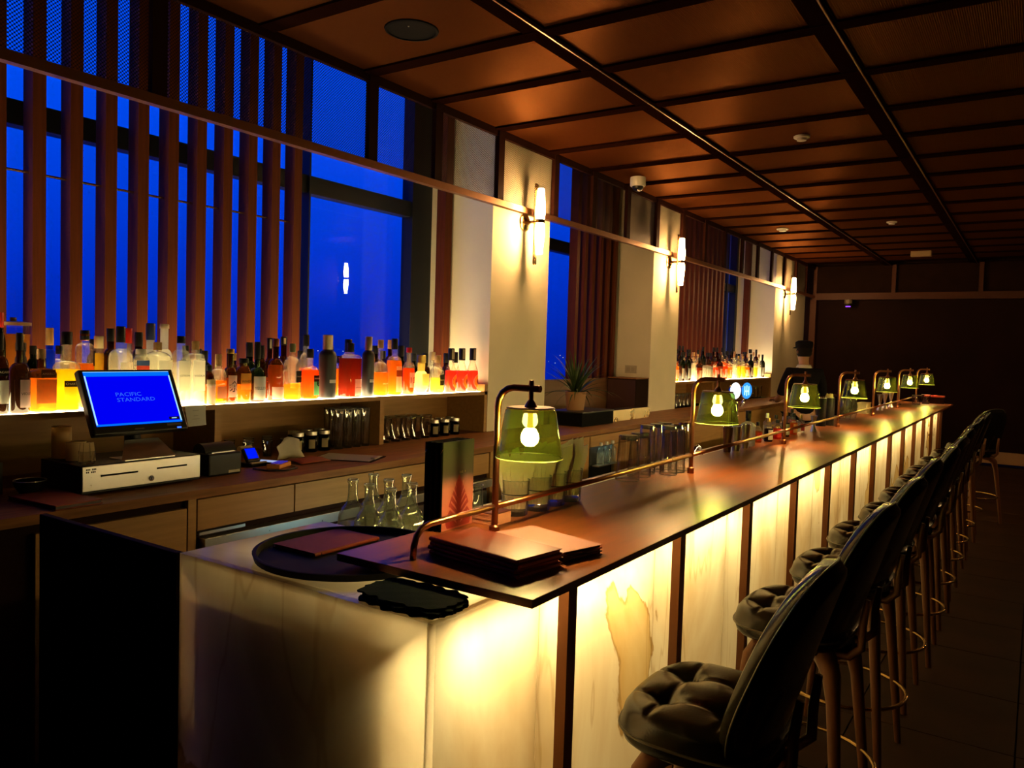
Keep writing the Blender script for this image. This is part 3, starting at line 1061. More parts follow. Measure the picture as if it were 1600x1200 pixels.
# ------------------------------------------------------------------ bottles on the glowing shelf
# (label, y, x, radius, shoulder z, neck z, cap z, top z, neck radius, shape, glass, liquid, fill z, cap, labels)
BOTTLES = [
    ('dark rum bottle with white label at the shelf end cut by the picture edge', 1.427, -3.309, 0.0273, 0.184, 0.224, 0.251, 0.312, 0.0099, 'round', 'brown', 'dark', 0.14, 'black', [(0.147, 0.177, -50, 60, 'black', 'BACARDI', 'cream'), (0.04, 0.13, -50, 60, 'paper', '', '')]),
    ('dark liqueur bottle with a pale scalloped oval label', 1.5, -3.319, 0.0369, 0.159, 0.199, 0.25, 0.315, 0.0114, 'round', 'brown', 'dark', 0.138, 'black', [(0.022, 0.131, -20, 62, 'pinkpaper', 'VIOLET', 'dark')]),
    ('squat square brown bottle with a dull gold framed label and cork', 1.586, -3.329, 0.0469, 0.153, 0.176, 0.215, 0.253, 0.0142, 'square', 'brown', 'amber', 0.137, 'cork', [(0.036, 0.132, -40, 40, 'bronze', '', 'cream'), (0.137, 0.171, -25, 35, 'bronzedark', 'AMARO', 'cream')]),
    ('bright yellow liqueur bottle with black and yellow label', 1.688, -3.334, 0.0523, 0.173, 0.205, 0.276, 0.326, 0.0186, 'round', 'clear', 'yellow', 0.17, 'black', [(0.099, 0.125, -35, 62, 'black', 'CHARTREUSE', 'paper'), (0.046, 0.099, -35, 62, 'yellowlabel', '', 'dark')]),
    ('clear gin bottle with black cap and white label behind the screen', 1.917, -3.331, 0.0491, 0.217, 0.259, 0.29, 0.357, 0.0169, 'round', 'clear', 'water', 0.239, 'black', [(0.048, 0.2, -30, 55, 'paper', '', 'dark')]),
    ('short clear bottle with a blue and red label behind the screen', 2.003, -3.316, 0.0342, 0.2, 0.229, 0.24, 0.26, 0.0201, 'round', 'clear', 'water', 0.212, 'white', [(0.186, 0.209, -60, 60, 'bluelabel', '', ''), (0.166, 0.186, -60, 60, 'redlabel', '', '')]),
    ('broad clear bottle with a cork standing above the screen corner', 2.099, -3.343, 0.0607, 0.209, 0.25, 0.259, 0.291, 0.0161, 'round', 'clear', 'water', 0.23, 'cork', [(0.036, 0.209, -25, 50, 'paper', '', 'dark')]),
    ('square clear bottle with pale label reading CITRON', 2.199, -3.315, 0.033, 0.218, 0.257, 0.293, 0.323, 0.0165, 'square', 'clear', 'water', 0.2, 'black', [(0.069, 0.209, -43, 43, 'paper', 'CITRON', 'dark')]),
    ('square clear bottle with cork and label reading VODKA', 2.276, -3.317, 0.0351, 0.216, 0.243, 0.264, 0.301, 0.0153, 'square', 'clear', 'water', 0.219, 'cork', [(0.066, 0.21, -43, 43, 'paper', 'VODKA', 'dark')]),
    ('stubby amber bottle with grey label and orange cork', 2.401, -3.314, 0.0319, 0.129, 0.167, 0.188, 0.241, 0.0141, 'square', 'clear', 'amber', 0.113, 'cork', [(0.026, 0.085, -40, 40, 'greylabel', '', 'dark')]),
    ('whisky bottle with gold cap and white label with a black character', 2.469, -3.314, 0.0318, 0.144, 0.176, 0.249, 0.268, 0.0175, 'round', 'brown', 'amberdark', 0.125, 'gold', [(0.029, 0.137, -50, 58, 'paper', '余', 'dark')]),
    ('dark whisky bottle with an orange label', 2.552, -3.319, 0.0372, 0.143, 0.182, 0.201, 0.221, 0.0211, 'round', 'brown', 'amber', 0.091, 'black', [(0.065, 0.146, -55, 58, 'orangelabel', 'WHISKY', 'dark')]),
    ('green black bottle with a large white label cut at a slant', 2.639, -3.323, 0.0412, 0.136, 0.175, 0.221, 0.306, 0.0148, 'round', 'green', 'dark', 0.122, 'black', [(0.01, 0.129, -60, 60, 'paper', 'YELLOW', 'dark')]),
    ('tall brown bottle with small oval label above a wide white one', 2.757, -3.324, 0.0422, 0.165, 0.222, 0.289, 0.326, 0.0152, 'round', 'brown', 'amberdark', 0.188, 'copper', [(0.08, 0.158, 20, 60, 'cream', '', ''), (0.008, 0.073, -62, 62, 'paper', '', '')]),
    ('whisky bottle with grey stopper and black nameplate', 2.873, -3.33, 0.0484, 0.16, 0.233, 0.26, 0.302, 0.0156, 'round', 'clear', 'orange', 0.084, 'greencap', [(0.095, 0.157, -15, 60, 'black', 'THREE WOOD', 'cream'), (0.064, 0.091, -50, 20, 'yellowlabel', '', '')]),
    ('orange whisky bottle with a green and black label and ring mark', 2.999, -3.332, 0.0496, 0.146, 0.184, 0.23, 0.276, 0.0177, 'round', 'clear', 'redorange', 0.16, 'black', [(0.096, 0.131, -15, 62, 'black', 'SPRINGBANK', 'paper'), (0.021, 0.096, -15, 62, 'greenlabel', 'S', 'paper')]),
    ('matt black bottle with silver foil neck and upright lettering, beside the green labelled one', 3.127, -3.331, 0.049, 0.238, 0.271, 0.278, 0.357, 0.0254, 'tall', 'black', '', 0, 'foil', [(0.086, 0.105, -28, 28, 'paper', '', ''), (0.115, 0.238, 38, 70, 'none', '|OCTOMORE', 'cream')]),
    ('dark red bottle with black cap and white lower label', 3.307, -3.334, 0.0525, 0.221, 0.251, 0.266, 0.315, 0.0187, 'square', 'clear', 'darkred', 0.225, 'black', [(0.008, 0.105, -10, 42, 'paper', 'GLENGOYNE', 'dark')]),
    ('matt black bottle with silver foil neck and upright lettering, beside the amber tan capped one', 3.439, -3.318, 0.0365, 0.241, 0.272, 0.279, 0.356, 0.0192, 'tall', 'black', '', 0, 'foil', [(0.084, 0.103, -28, 28, 'paper', '', ''), (0.111, 0.241, 38, 70, 'none', '|OCTOMORE', 'cream')]),
    ('amber bottle with a tan cap and printed glass', 3.555, -3.329, 0.047, 0.16, 0.207, 0.293, 0.34, 0.0157, 'round', 'clear', 'orange', 0.141, 'cork', [(0.062, 0.086, -30, 55, 'none', 'GREAT KING', 'paper')]),
    ('orange whisky bottle with black cap and brown and white label', 3.682, -3.33, 0.048, 0.195, 0.243, 0.287, 0.351, 0.018, 'round', 'clear', 'orange', 0.215, 'black', [(0.155, 0.179, -30, 60, 'cream', '', ''), (0.115, 0.155, -30, 60, 'brownlabel', '', ''), (0.019, 0.115, -30, 60, 'paper', '', '')]),
    ('red whiskey bottle whose white label bears three digits', 3.808, -3.321, 0.0388, 0.155, 0.204, 0.269, 0.297, 0.0163, 'round', 'clear', 'redorange', 0.167, 'redcap', [(0.044, 0.138, -35, 62, 'paper', '101', 'dark')]),
    ('round gold ornate bottle with wide stopper', 3.946, -3.334, 0.0523, 0.137, 0.183, 0.204, 0.25, 0.0251, 'flask', 'gold', 'gold', 0.146, 'gold', [(0.054, 0.129, -40, 50, 'goldlabel', '', '')]),
    ('half full clear bottle with yellow spirit and dark label', 4.104, -3.327, 0.045, 0.127, 0.174, 0.204, 0.251, 0.0193, 'round', 'clear', 'yellowgold', 0.101, 'cork', [(0.05, 0.123, -25, 60, 'black', 'BOURBON', 'cream')]),
    ('red aperitif bottle with round lemon label, first from the dark labelled bottle', 4.242, -3.321, 0.0394, 0.139, 0.2, 0.222, 0.3, 0.0197, 'cone', 'clear', 'red', 0.148, 'banded', [(0.021, 0.126, -12, 75, 'disc', '', '')]),
    ('red aperitif bottle with round lemon label, middle of the three', 4.364, -3.322, 0.0402, 0.138, 0.2, 0.223, 0.302, 0.0201, 'cone', 'clear', 'red', 0.147, 'banded', [(0.017, 0.125, -12, 75, 'disc', '', '')]),
    ('red aperitif bottle with round lemon label, nearest the pillar', 4.491, -3.323, 0.0409, 0.137, 0.2, 0.223, 0.305, 0.0205, 'cone', 'clear', 'red', 0.146, 'banded', [(0.014, 0.123, -12, 75, 'disc', '', '')]),
    ('green bottle with red foil cap above the end rum bottle', 1.479, -3.435, 0.0205, 0.262, 0.313, 0.338, 0.394, 0.0115, 'round', 'green', 'dark', 0.211, 'redcap', []),
    ('small blue bottle with paper wrapped neck', 1.669, -3.435, 0.0215, 0.223, 0.249, 0.271, 0.34, 0.0134, 'round', 'blue', '', 0, 'wrapped', []),
    ('clear decanter bottle with amber stopper and black ribbon', 1.816, -3.435, 0.0374, 0.252, 0.28, 0.296, 0.335, 0.0167, 'round', 'clear', 'amber', 0.191, 'corkblack', [(0.18, 0.246, 30, 60, 'black', '', '')]),
    ('pale bottle with yellowish cork behind the decanter bottle', 1.877, -3.435, 0.021, 0.213, 0.247, 0.261, 0.312, 0.0168, 'round', 'clear', 'yellowgold', 0.236, 'corkpale', []),
    ('dark bottle with slim neck between pale ones', 1.93, -3.435, 0.0305, 0.213, 0.256, 0.293, 0.347, 0.0143, 'round', 'brown', 'dark', 0.185, 'black', []),
    ('bottle with bright red foil neck behind the gin bottle', 2.012, -3.435, 0.0224, 0.226, 0.258, 0.287, 0.351, 0.0146, 'round', 'clear', 'water', 0.214, 'redcap', []),
    ('dark bottle with long plain black cap', 2.062, -3.435, 0.0246, 0.226, 0.255, 0.273, 0.335, 0.0162, 'round', 'brown', 'dark', 0.185, 'black', []),
    ('frosted tall bottle with navy printed cap sleeve', 2.12, -3.435, 0.0319, 0.221, 0.256, 0.304, 0.378, 0.0179, 'round', 'frost', '', 0, 'navy', []),
    ('tall clear bottle with long pale neck behind the broad one', 2.19, -3.435, 0.0365, 0.215, 0.258, 0.36, 0.378, 0.0182, 'round', 'frost', '', 0, 'cream', []),
    ('dark bottle with white strip on black neck near the brown slat', 2.901, -3.435, 0.0282, 0.177, 0.233, 0.296, 0.338, 0.0158, 'round', 'brown', 'amberdark', 0.149, 'strip', []),
    ('clear bottle with tall black cap against blue glass', 3.06, -3.435, 0.0363, 0.199, 0.249, 0.293, 0.354, 0.0163, 'round', 'clear', 'orange', 0.166, 'black', []),
    ('black capped bottle tucked behind the silver necked black one', 3.248, -3.435, 0.0324, 0.176, 0.214, 0.237, 0.293, 0.0151, 'round', 'brown', 'dark', 0.146, 'black', []),
    ('orange bottle with white label between the two black bottles', 3.318, -3.435, 0.0351, 0.139, 0.176, 0.199, 0.237, 0.0152, 'round', 'clear', 'orange', 0.161, 'black', [(0.008, 0.123, -40, 60, 'paper', '', '')]),
    ('dark red bottle with a square black cap behind its twin', 3.388, -3.435, 0.0336, 0.215, 0.249, 0.264, 0.337, 0.0192, 'square', 'clear', 'darkred', 0.203, 'black', []),
    ('dark bottle with flat black cap behind the amber tan capped one', 3.62, -3.435, 0.0401, 0.176, 0.224, 0.256, 0.303, 0.018, 'round', 'brown', 'dark', 0.144, 'black', []),
    ('bottle with tan cork and clear neck behind the orange whisky', 3.755, -3.435, 0.0369, 0.184, 0.241, 0.29, 0.343, 0.0143, 'round', 'brown', 'amberdark', 0.143, 'cork', []),
    ('dark bottle hidden behind the red whiskey', 3.858, -3.435, 0.0333, 0.167, 0.217, 0.242, 0.308, 0.0187, 'round', 'green', 'dark', 0.142, 'black', []),
    ('clear bottle with pale cork behind the yellow spirit', 4.181, -3.435, 0.0382, 0.127, 0.175, 0.218, 0.271, 0.0175, 'round', 'clear', 'water', 0.096, 'corkpale', []),
    ('dark capped bottle behind the gold round bottle', 4.106, -3.435, 0.0337, 0.131, 0.175, 0.201, 0.261, 0.0174, 'round', 'brown', 'dark', 0.097, 'black', []),
    ('dark bottle behind the first red aperitif bottle', 4.332, -3.435, 0.0314, 0.129, 0.174, 0.201, 0.264, 0.0179, 'round', 'brown', 'dark', 0.094, 'black', []),
    ('grey glass bottle between the red aperitif bottles', 4.434, -3.435, 0.0342, 0.129, 0.174, 0.201, 0.274, 0.0182, 'round', 'clear', 'water', 0.092, 'black', []),
    ('dark green bottle beside the pale tub', 1.604, -3.435, 0.0231, 0.18, 0.212, 0.233, 0.264, 0.0119, 'round', 'green', 'dark', 0.159, 'black', []),
    ('tall black bottle in front of the pale tub', 1.557, -3.435, 0.0228, 0.185, 0.222, 0.243, 0.276, 0.017, 'tall', 'black', '', 0, 'black', []),
    ('blue black bottle behind the square clear pair', 2.408, -3.435, 0.0351, 0.159, 0.197, 0.216, 0.255, 0.0143, 'round', 'green', 'dark', 0.121, 'black', []),
    ('dark bottle with gold foil beside the orange label', 2.573, -3.435, 0.0297, 0.152, 0.185, 0.211, 0.244, 0.0165, 'round', 'brown', 'dark', 0.119, 'gold', []),
    ('black bottle with tall plain cap behind the slanted label', 2.676, -3.435, 0.0337, 0.158, 0.205, 0.231, 0.302, 0.0168, 'round', 'green', 'dark', 0.117, 'black', []),
    ('black bottle with square shoulders behind the slanted label', 2.749, -3.435, 0.0299, 0.178, 0.212, 0.225, 0.287, 0.0171, 'round', 'brown', 'dark', 0.116, 'black', []),
    ('small brown bottle behind the white stack', 2.344, -3.306, 0.0241, 0.126, 0.151, 0.164, 0.188, 0.0124, 'round', 'brown', 'amber', 0.095, 'black', []),
    ('red brown bottle with pale neck strip behind the tall brown one', 2.807, -3.435, 0.0268, 0.167, 0.219, 0.27, 0.329, 0.0138, 'round', 'brown', 'amberdark', 0.115, 'strip', []),
    ('black bottle rising behind the orange green labelled bottle', 3.106, -3.53, 0.0296, 0.151, 0.195, 0.218, 0.262, 0.0167, 'round', 'brown', 'dark', 0.107, 'black', []),
    ('dark bottle in the back row near the red whiskey', 4.095, -3.53, 0.0349, 0.128, 0.18, 0.21, 0.258, 0.0175, 'round', 'green', 'dark', 0.093, 'black', []),
    ('dark bottle in the back row near the far black one', 3.791, -3.53, 0.0333, 0.147, 0.197, 0.222, 0.271, 0.0167, 'round', 'brown', 'dark', 0.097, 'black', []),
    ('clear bottle in the back row behind the yellow liqueur', 1.757, -3.53, 0.0279, 0.176, 0.209, 0.232, 0.265, 0.014, 'round', 'clear', 'water', 0.126, 'black', []),
    ('amber bottle in the back row behind the square brown one', 1.662, -3.53, 0.0245, 0.16, 0.193, 0.214, 0.241, 0.0123, 'round', 'clear', 'amber', 0.127, 'black', []),
    ('dark bottle in the back row behind the decanter bottle', 1.903, -3.53, 0.026, 0.193, 0.233, 0.253, 0.297, 0.013, 'round', 'brown', 'dark', 0.124, 'black', []),
    ('dark bottle in the back row behind the CITRON bottle', 2.366, -3.53, 0.0256, 0.175, 0.213, 0.239, 0.277, 0.0144, 'round', 'brown', 'dark', 0.117, 'black', []),
    ('dark bottle in the back row behind the VODKA bottle', 2.442, -3.53, 0.026, 0.165, 0.204, 0.226, 0.262, 0.0146, 'round', 'green', 'dark', 0.116, 'black', []),
]

GL = {
    'clear': glassy('bottle_clear', (0.93, 0.93, 0.86), (0.75, 0.72, 0.55), 0.10, 0.03),
    'frost': glassy('bottle_frosted', (0.5, 0.5, 0.45), (0.80, 0.78, 0.65), 0.75, 0.25),
    'brown': glassy('bottle_brown', (0.10, 0.035, 0.008), (0.10, 0.035, 0.006), 0.3, 0.04),
    'green': glassy('bottle_green', (0.02, 0.045, 0.02), (0.02, 0.04, 0.015), 0.3, 0.04),
    'blue': glassy('bottle_blue', (0.06, 0.16, 0.62), (0.03, 0.12, 0.62), 0.45, 0.04),
    'gold': glassy('bottle_gold', (0.85, 0.70, 0.25), (0.85, 0.66, 0.22), 0.55, 0.06),
    'black': pbr('bottle_black_matt', (0.010, 0.010, 0.011), 0.42),
}
LQ = {
    'water': glassy('liquid_clear', (0.90, 0.90, 0.82), (0.92, 0.86, 0.62), 0.26, 0.03),
    'yellow': glassy('liquid_yellow', (0.95, 0.72, 0.04), (0.95, 0.62, 0.01), 0.45, 0.04),
    'yellowgold': glassy('liquid_straw', (0.95, 0.74, 0.16), (0.95, 0.66, 0.10), 0.40, 0.04),
    'gold': glassy('liquid_gold', (0.95, 0.80, 0.40), (0.95, 0.78, 0.36), 0.6, 0.05),
    'amber': glassy('liquid_amber', (0.80, 0.30, 0.03), (0.80, 0.27, 0.02), 0.40, 0.04),
    'amberdark': glassy('liquid_amber_dark', (0.32, 0.09, 0.012), (0.36, 0.09, 0.01), 0.40, 0.04),
    'orange': glassy('liquid_orange', (0.92, 0.34, 0.03), (0.95, 0.30, 0.02), 0.42, 0.04),
    'redorange': glassy('liquid_red_orange', (0.80, 0.16, 0.02), (0.88, 0.14, 0.01), 0.42, 0.04),
    'darkred': glassy('liquid_dark_red', (0.30, 0.03, 0.008), (0.34, 0.03, 0.008), 0.40, 0.04),
    'red': glassy('liquid_red', (0.90, 0.10, 0.05), (0.92, 0.09, 0.04), 0.45, 0.04),
    'dark': glassy('liquid_dark', (0.035, 0.015, 0.008), (0.05, 0.018, 0.008), 0.4, 0.04),
}
LB = {k: paperish('label_' + k, c, 0.6) for k, c in {
    'paper': (0.86, 0.82, 0.70), 'cream': (0.80, 0.68, 0.42), 'pinkpaper': (0.82, 0.62, 0.56), 'black': (0.015, 0.014, 0.013), 'dark': (0.05, 0.035, 0.03),
    'bronze': (0.28, 0.18, 0.08), 'bronzedark': (0.12, 0.07, 0.03), 'yellowlabel': (0.85, 0.72, 0.06), 'bluelabel': (0.05, 0.09, 0.25), 'redlabel': (0.62, 0.08, 0.05),
    'greylabel': (0.30, 0.29, 0.25), 'orangelabel': (0.88, 0.48, 0.08), 'greenlabel': (0.05, 0.60, 0.35), 'brownlabel': (0.22, 0.08, 0.03), 'goldlabel': (0.85, 0.68, 0.25), 'grey': (0.25, 0.24, 0.22)}.items()}
CP = {
    'black': M['black'], 'cork': pbr('cap_cork', (0.52, 0.30, 0.12), 0.7, var=0.2, scale=60), 'corkpale': pbr('cap_cork_pale', (0.66, 0.52, 0.30), 0.7), 'gold': pbr('cap_gold', (0.70, 0.46, 0.14), 0.3, 1.0),
    'foil': pbr('cap_foil', (0.62, 0.52, 0.34), 0.36, 0.9), 'redcap': pbr('cap_red', (0.55, 0.02, 0.015), 0.35), 'white': pbr('cap_white', (0.75, 0.74, 0.70), 0.4), 'copper': M['copper'],
    'greencap': pbr('cap_olive', (0.20, 0.20, 0.08), 0.5), 'navy': pbr('cap_navy', (0.02, 0.03, 0.10), 0.45), 'cream': pbr('cap_cream', (0.55, 0.44, 0.30), 0.5), 'wrapped': pbr('cap_paper', (0.46, 0.24, 0.07), 0.7),
    'strip': M['black'], 'banded': M['black'], 'corkblack': M['black'],
}


def section(r, sq, a):
    ca, sa = math.cos(a), math.sin(a)
    if not sq:
        return r * ca, r * sa
    p = 2 + 8 * sq
    q = (abs(ca) ** p + abs(sa) ** p) ** (-1 / p)
    return r * q * ca, r * q * sa


def label_patch(r, sq, z0, z1, d0, d1, n=12):
    mb = MB()
    for k in range(n + 1):
        x, y = section(r, sq, R(d0 + (d1 - d0) * k / n))
        mb.v += [(x, y, z0), (x, y, z1)]
    for k in range(n):
        mb.f.append((2 * k, 2 * k + 2, 2 * k + 3, 2 * k + 1))
        mb.mi.append(0)
    return mb


def label_disc(r, sq, zc, rad, dc, n=24):
    mb = MB()
    x, y = section(r, sq, R(dc))
    mb.v.append((x, y, zc))
    for q in (0.5, 1.0):
        for k in range(n):
            a = 2 * PI * k / n
            x, y = section(r, sq, R(dc) + rad * q * math.cos(a) / r)
            mb.v.append((x, y, zc + rad * q * math.sin(a)))
    for k in range(n):
        k2 = (k + 1) % n
        mb.f += [(0, 1 + k, 1 + k2), (1 + k, 1 + n + k, 1 + n + k2, 1 + k2)]
        mb.mi += [0, 0]
    return mb


def wrap_text(body, r, sq, z0, z1, d0, d1):
    up = body.startswith('|')
    vs, fs = text_mesh(body.lstrip('|'), 1.0)
    us = [p[0] for p in vs]
    ws = [p[1] for p in vs]
    W_, H_ = max(us) - min(us), max(ws) - min(ws)
    cu_, cv_ = (max(us) + min(us)) / 2, (max(ws) + min(ws)) / 2
    wid, hei = R(d1 - d0) * r * 0.88, (z1 - z0) * 0.72
    if up:
        s = min(hei * 1.3 / W_, wid / H_)
    else:
        s = min(wid / W_, hei / H_)
    mb = MB()
    for u, v in vs:
        u, v = (u - cu_) * s, (v - cv_) * s
        if up:
            u, v = -v, u
        x, y = section(r, sq, R((d0 + d1) / 2) + u / r)
        mb.v.append((x, y, (z0 + z1) / 2 + v))
    mb.f = [tuple(f) for f in fs]
    mb.mi = [0] * len(fs)
    return mb


def body_profile(r, zs, zn, zc, rn, style, fill):
    P = [(0, 0.0), (r * 0.90, 0.0), (r, 0.005)]
    if style == 'flask':
        P = [(0, 0.0), (r * 0.62, 0.0), (r * 0.66, 0.004)]
        cz = zs * 0.55
        for k in range(9):
            a = R(-62 + k * 17)
            P.append((r * (0.25 + 0.75 * math.cos(a)), cz + cz * 0.98 * math.sin(a)))
        P.append((rn, zn))
    elif style == 'cone':
        P += [(r, zs), (r * 0.93, zs + (zn - zs) * 0.18), (rn * 1.15, zs + (zn - zs) * 0.88), (rn, zn)]
    else:
        pw_ = {'round': 1.0, 'square': 0.75, 'tall': 1.0}[style]
        P.append((r, zs))
        for k in range(1, 7):
            t = k / 6
            P.append((rn + (r - rn) * math.cos(t * PI / 2) ** pw_, zs + (zn - zs) * (math.sin(t * PI / 2) * 0.75 + 0.25 * t)))
    P.append((rn * 1.0, zc))
    P.append((0, zc))
    if fill:
        for i in range(2, len(P) - 1):
            (r0, z0), (r1, z1) = P[i], P[i + 1]
            if z0 < fill < z1:
                t = (fill - z0) / (z1 - z0)
                P.insert(i + 1, (r0 + (r1 - r0) * t, fill))
                break
    return P


def make_bottle(label, y, x, r, zs, zn, zc, zt, rn, style, glass, liq, fill, cap, labels, z=1.2560, group='bottles on the glowing shelf behind the till', seg=22):
    t = thing('bottle', label, 'bottle', (x, y, z), group=group)
    sq = 0.55 if style == 'square' else 0.0
    P = body_profile(r, zs, zn, zc, rn, style, fill)
    mis = [0 if (liq and P[i + 1][1] <= fill + 1e-6) else 1 for i in range(len(P) - 1)]
    mis[0] = 2
    obj('glass_body', MB().lathe(P, seg, sq=sq, mis=mis), [LQ[liq] if liq else GL[glass], GL[glass], M['clear'] if liq else GL[glass]], t, smooth=40)
    rc = rn * 1.14
    obj('cap', MB().lathe([(0, zc - 0.004), (rc, zc - 0.004), (rc, zt - 0.003), (rc * 0.9, zt), (0, zt)], 14), CP[cap], t, smooth=40)
    if cap in ('strip', 'banded'):
        obj('cap_seal', label_patch(rc + 0.0006, 0, zc + 0.003, zt - 0.008, -40, 50 if cap == 'banded' else 0, 6), LB['cream'], t)
    if cap == 'corkblack':
        obj('cork', MB().lathe([(0, zc - 0.006), (rc * 0.96, zc - 0.006), (rc * 1.02, zc + (zt - zc) * 0.6), (0, zc + (zt - zc) * 0.6)], 14), LQ['orange'], t)
    for z0, z1, d0, d1, col, txt, tcol in labels:
        rl = r + 0.0009
        par = t
        if col == 'disc':
            par = obj('label', label_disc(rl, sq, (z0 + z1) / 2, (z1 - z0) / 2, 38), LB['cream'], t, smooth=True)
            obj('label_ring', label_disc(rl + 0.0006, sq, (z0 + z1) / 2, (z1 - z0) * 0.43, 38), LB['yellowlabel'], par, smooth=True)
            obj('label_print', label_disc(rl + 0.0012, sq, (z0 + z1) / 2, (z1 - z0) * 0.24, 38), LB['brownlabel'], par, smooth=True)
            continue
        if col != 'none':
            par = obj('label', label_patch(rl, sq, z0, z1, d0, d1), LB[col], t, smooth=True)
        if txt:
            if txt == 'S':
                obj('label_ring', label_disc(rl + 0.0005, sq, z1 - (z1 - z0) * 0.12, 0.017, 28), LB['black'], par, smooth=True)
                obj('lettering', wrap_text('S', rl + 0.001, sq, z1 - (z1 - z0) * 0.12 - 0.014, z1 - (z1 - z0) * 0.12 + 0.014, 8, 48), LB['greenlabel'], par)
            else:
                obj('lettering', wrap_text(txt, rl + 0.0007, sq, z0, z1, d0, d1), LB[tcol], par)
    return t


for row in BOTTLES:
    make_bottle(row[0], row[1], row[2] - 0.016, *row[3:])

# far shelf: crowd of small bottles
rb = random.Random(11)
KINDS = [
    ('amber', 'clear', 'orange', 'black', 'paper', 'round'),
    ('dark brown', 'brown', 'amberdark', 'black', 'cream', 'round'),
    ('clear', 'clear', 'water', 'cork', 'paper', 'round'),
    ('red', 'clear', 'redorange', 'black', 'paper', 'cone'),
    ('green', 'green', 'dark', 'black', 'paper', 'round'),
    ('yellow', 'clear', 'yellowgold', 'gold', 'yellowlabel', 'round'),
]
protos = []
ORDER_FRONT = [0, 4, 4, 2, 1, None, None, 3, 1, 3, 0, 2, 5, 5, 0, 4, 5, 2, 4]
y = 8.24
front = []
for kd in ORDER_FRONT:
    front.append((y, -3.335, kd))
    y += 0.182
slots = [(f[0], f[1], f[2], 0) for f in front if f[2] is not None]
for r_, x in ((1, -3.44), (2, -3.54)):
    y = 8.20 + 0.05 * r_
    while y < 11.66:
        slots.append((y, x, rb.choice([0, 1, 1, 1, 2, 3, 4, 0]), r_))
        y += rb.uniform(0.13, 0.2)
made, count = {}, {}
ORD = ['first', 'second', 'third', 'fourth', 'fifth', 'sixth', 'seventh', 'eighth', 'ninth', 'tenth', 'eleventh', 'twelfth']
ROWN = ['front row', 'middle row', 'back row']
for y, x, kd, rw in slots:
    lab, gl, lq, cp_, lb_, stl = KINDS[kd]
    count[(kd, rw)] = count.get((kd, rw), -1) + 1
    lab = '%s %s bottle from the middle pillar, %s of the far glowing shelf' % (ORD[count[(kd, rw)]], lab, ROWN[rw])
    h = rb.choice((0.27, 0.30, 0.33)) if rw == 0 else rb.choice((0.33, 0.36, 0.40))
    key = (kd, h)
    if key not in made:
        zs = h * 0.58
        made[key] = make_bottle(lab, y, x, 0.040, zs, h * 0.75, h * 0.87, h, 0.013, stl, gl, lq, h * 0.55, cp_, [(0.03, zs * 0.75, -60, 60, lb_, '', '')], group='bottles on the far glowing shelf', seg=14)
    else:
        dup(made[key], (x, y, 1.2560), rb.uniform(-0.3, 0.3), lab)
jar = thing('ribbed_jar', 'pale ribbed drum jar with domed lid among the far bottles', 'jar', (-3.335, 9.24, 1.256))
mbj = MB()
for k in range(20):
    a = 2 * PI * k / 20
    mbj.tube([(0.125 * math.cos(a) * 0.42, 0.125 * math.sin(a), 0.004), (0.125 * math.cos(a) * 0.42, 0.125 * math.sin(a), 0.135)], 0.007, 6)
obj('ribs', mbj, LB['paper'], jar)
jar.children[0]['kind'] = 'stuff'
dr = obj('drum', MB().lathe([(0, 0), (0.12, 0), (0.12, 0.138), (0, 0.138)], 24), GL['frost'], jar)
dr.scale = (0.42, 1, 1)
ld = obj('lid', MB().lathe([(0, 0.138), (0.135, 0.138), (0.13, 0.150), (0.08, 0.172), (0, 0.180)], 24), LB['paper'], jar, smooth=True)
ld.scale = (0.42, 1, 1)

# tub of tan liquid behind the end bottles, white tins, clear holder
tub = thing('plastic_tub', 'tall clear tub of tan syrup with a lid at the end of the shelf', 'tub', (-3.535, 1.565, 1.256))
obj('tub_body', MB().lathe([(0, 0), (0.052, 0), (0.062, 0.31), (0, 0.31)], 28), glassy('tan_syrup', (0.30, 0.16, 0.05), (0.52, 0.28, 0.09), 0.8, 0.1), tub, smooth=40)
obj('tub_neck', MB().lathe([(0.062, 0.31), (0.063, 0.345), (0.060, 0.345)], 28), M['glass'], tub, smooth=40)
obj('lid', MB().lathe([(0, 0.345), (0.066, 0.345), (0.066, 0.358), (0.012, 0.364), (0.012, 0.378), (0, 0.378)], 28), pbr('tub_lid', (0.22, 0.12, 0.05), 0.4), tub, smooth=40)
tin = thing('tin', 'small white stacked tins beside the square clear bottle', 'tin', (-3.292, 2.336, 1.256))
obj('tin_body', MB().lathe([(0, 0), (0.020, 0), (0.020, 0.085), (0.022, 0.087), (0.022, 0.098), (0, 0.098)], 20), LB['paper'], tin, smooth=40)
obj('lid', MB().lathe([(0, 0.098), (0.020, 0.098), (0.020, 0.118), (0, 0.118)], 20), LB['cream'], tin, smooth=40)
hold = thing('straw_cup', 'small clear plastic cup at the pillar end of the glowing shelf', 'cup', (-3.43, 4.515, 1.256))
obj('cup_wall', MB().lathe([(0, 0.0), (0.018, 0.0), (0.026, 0.115), (0.024, 0.115), (0.017, 0.003), (0, 0.003)], 18), M['glass'], hold, smooth=40)
obj('rim', MB().torus(0.025, 0.0015, (0, 0, 0.115), 18, 6), GL['frost'], hold, smooth=True)

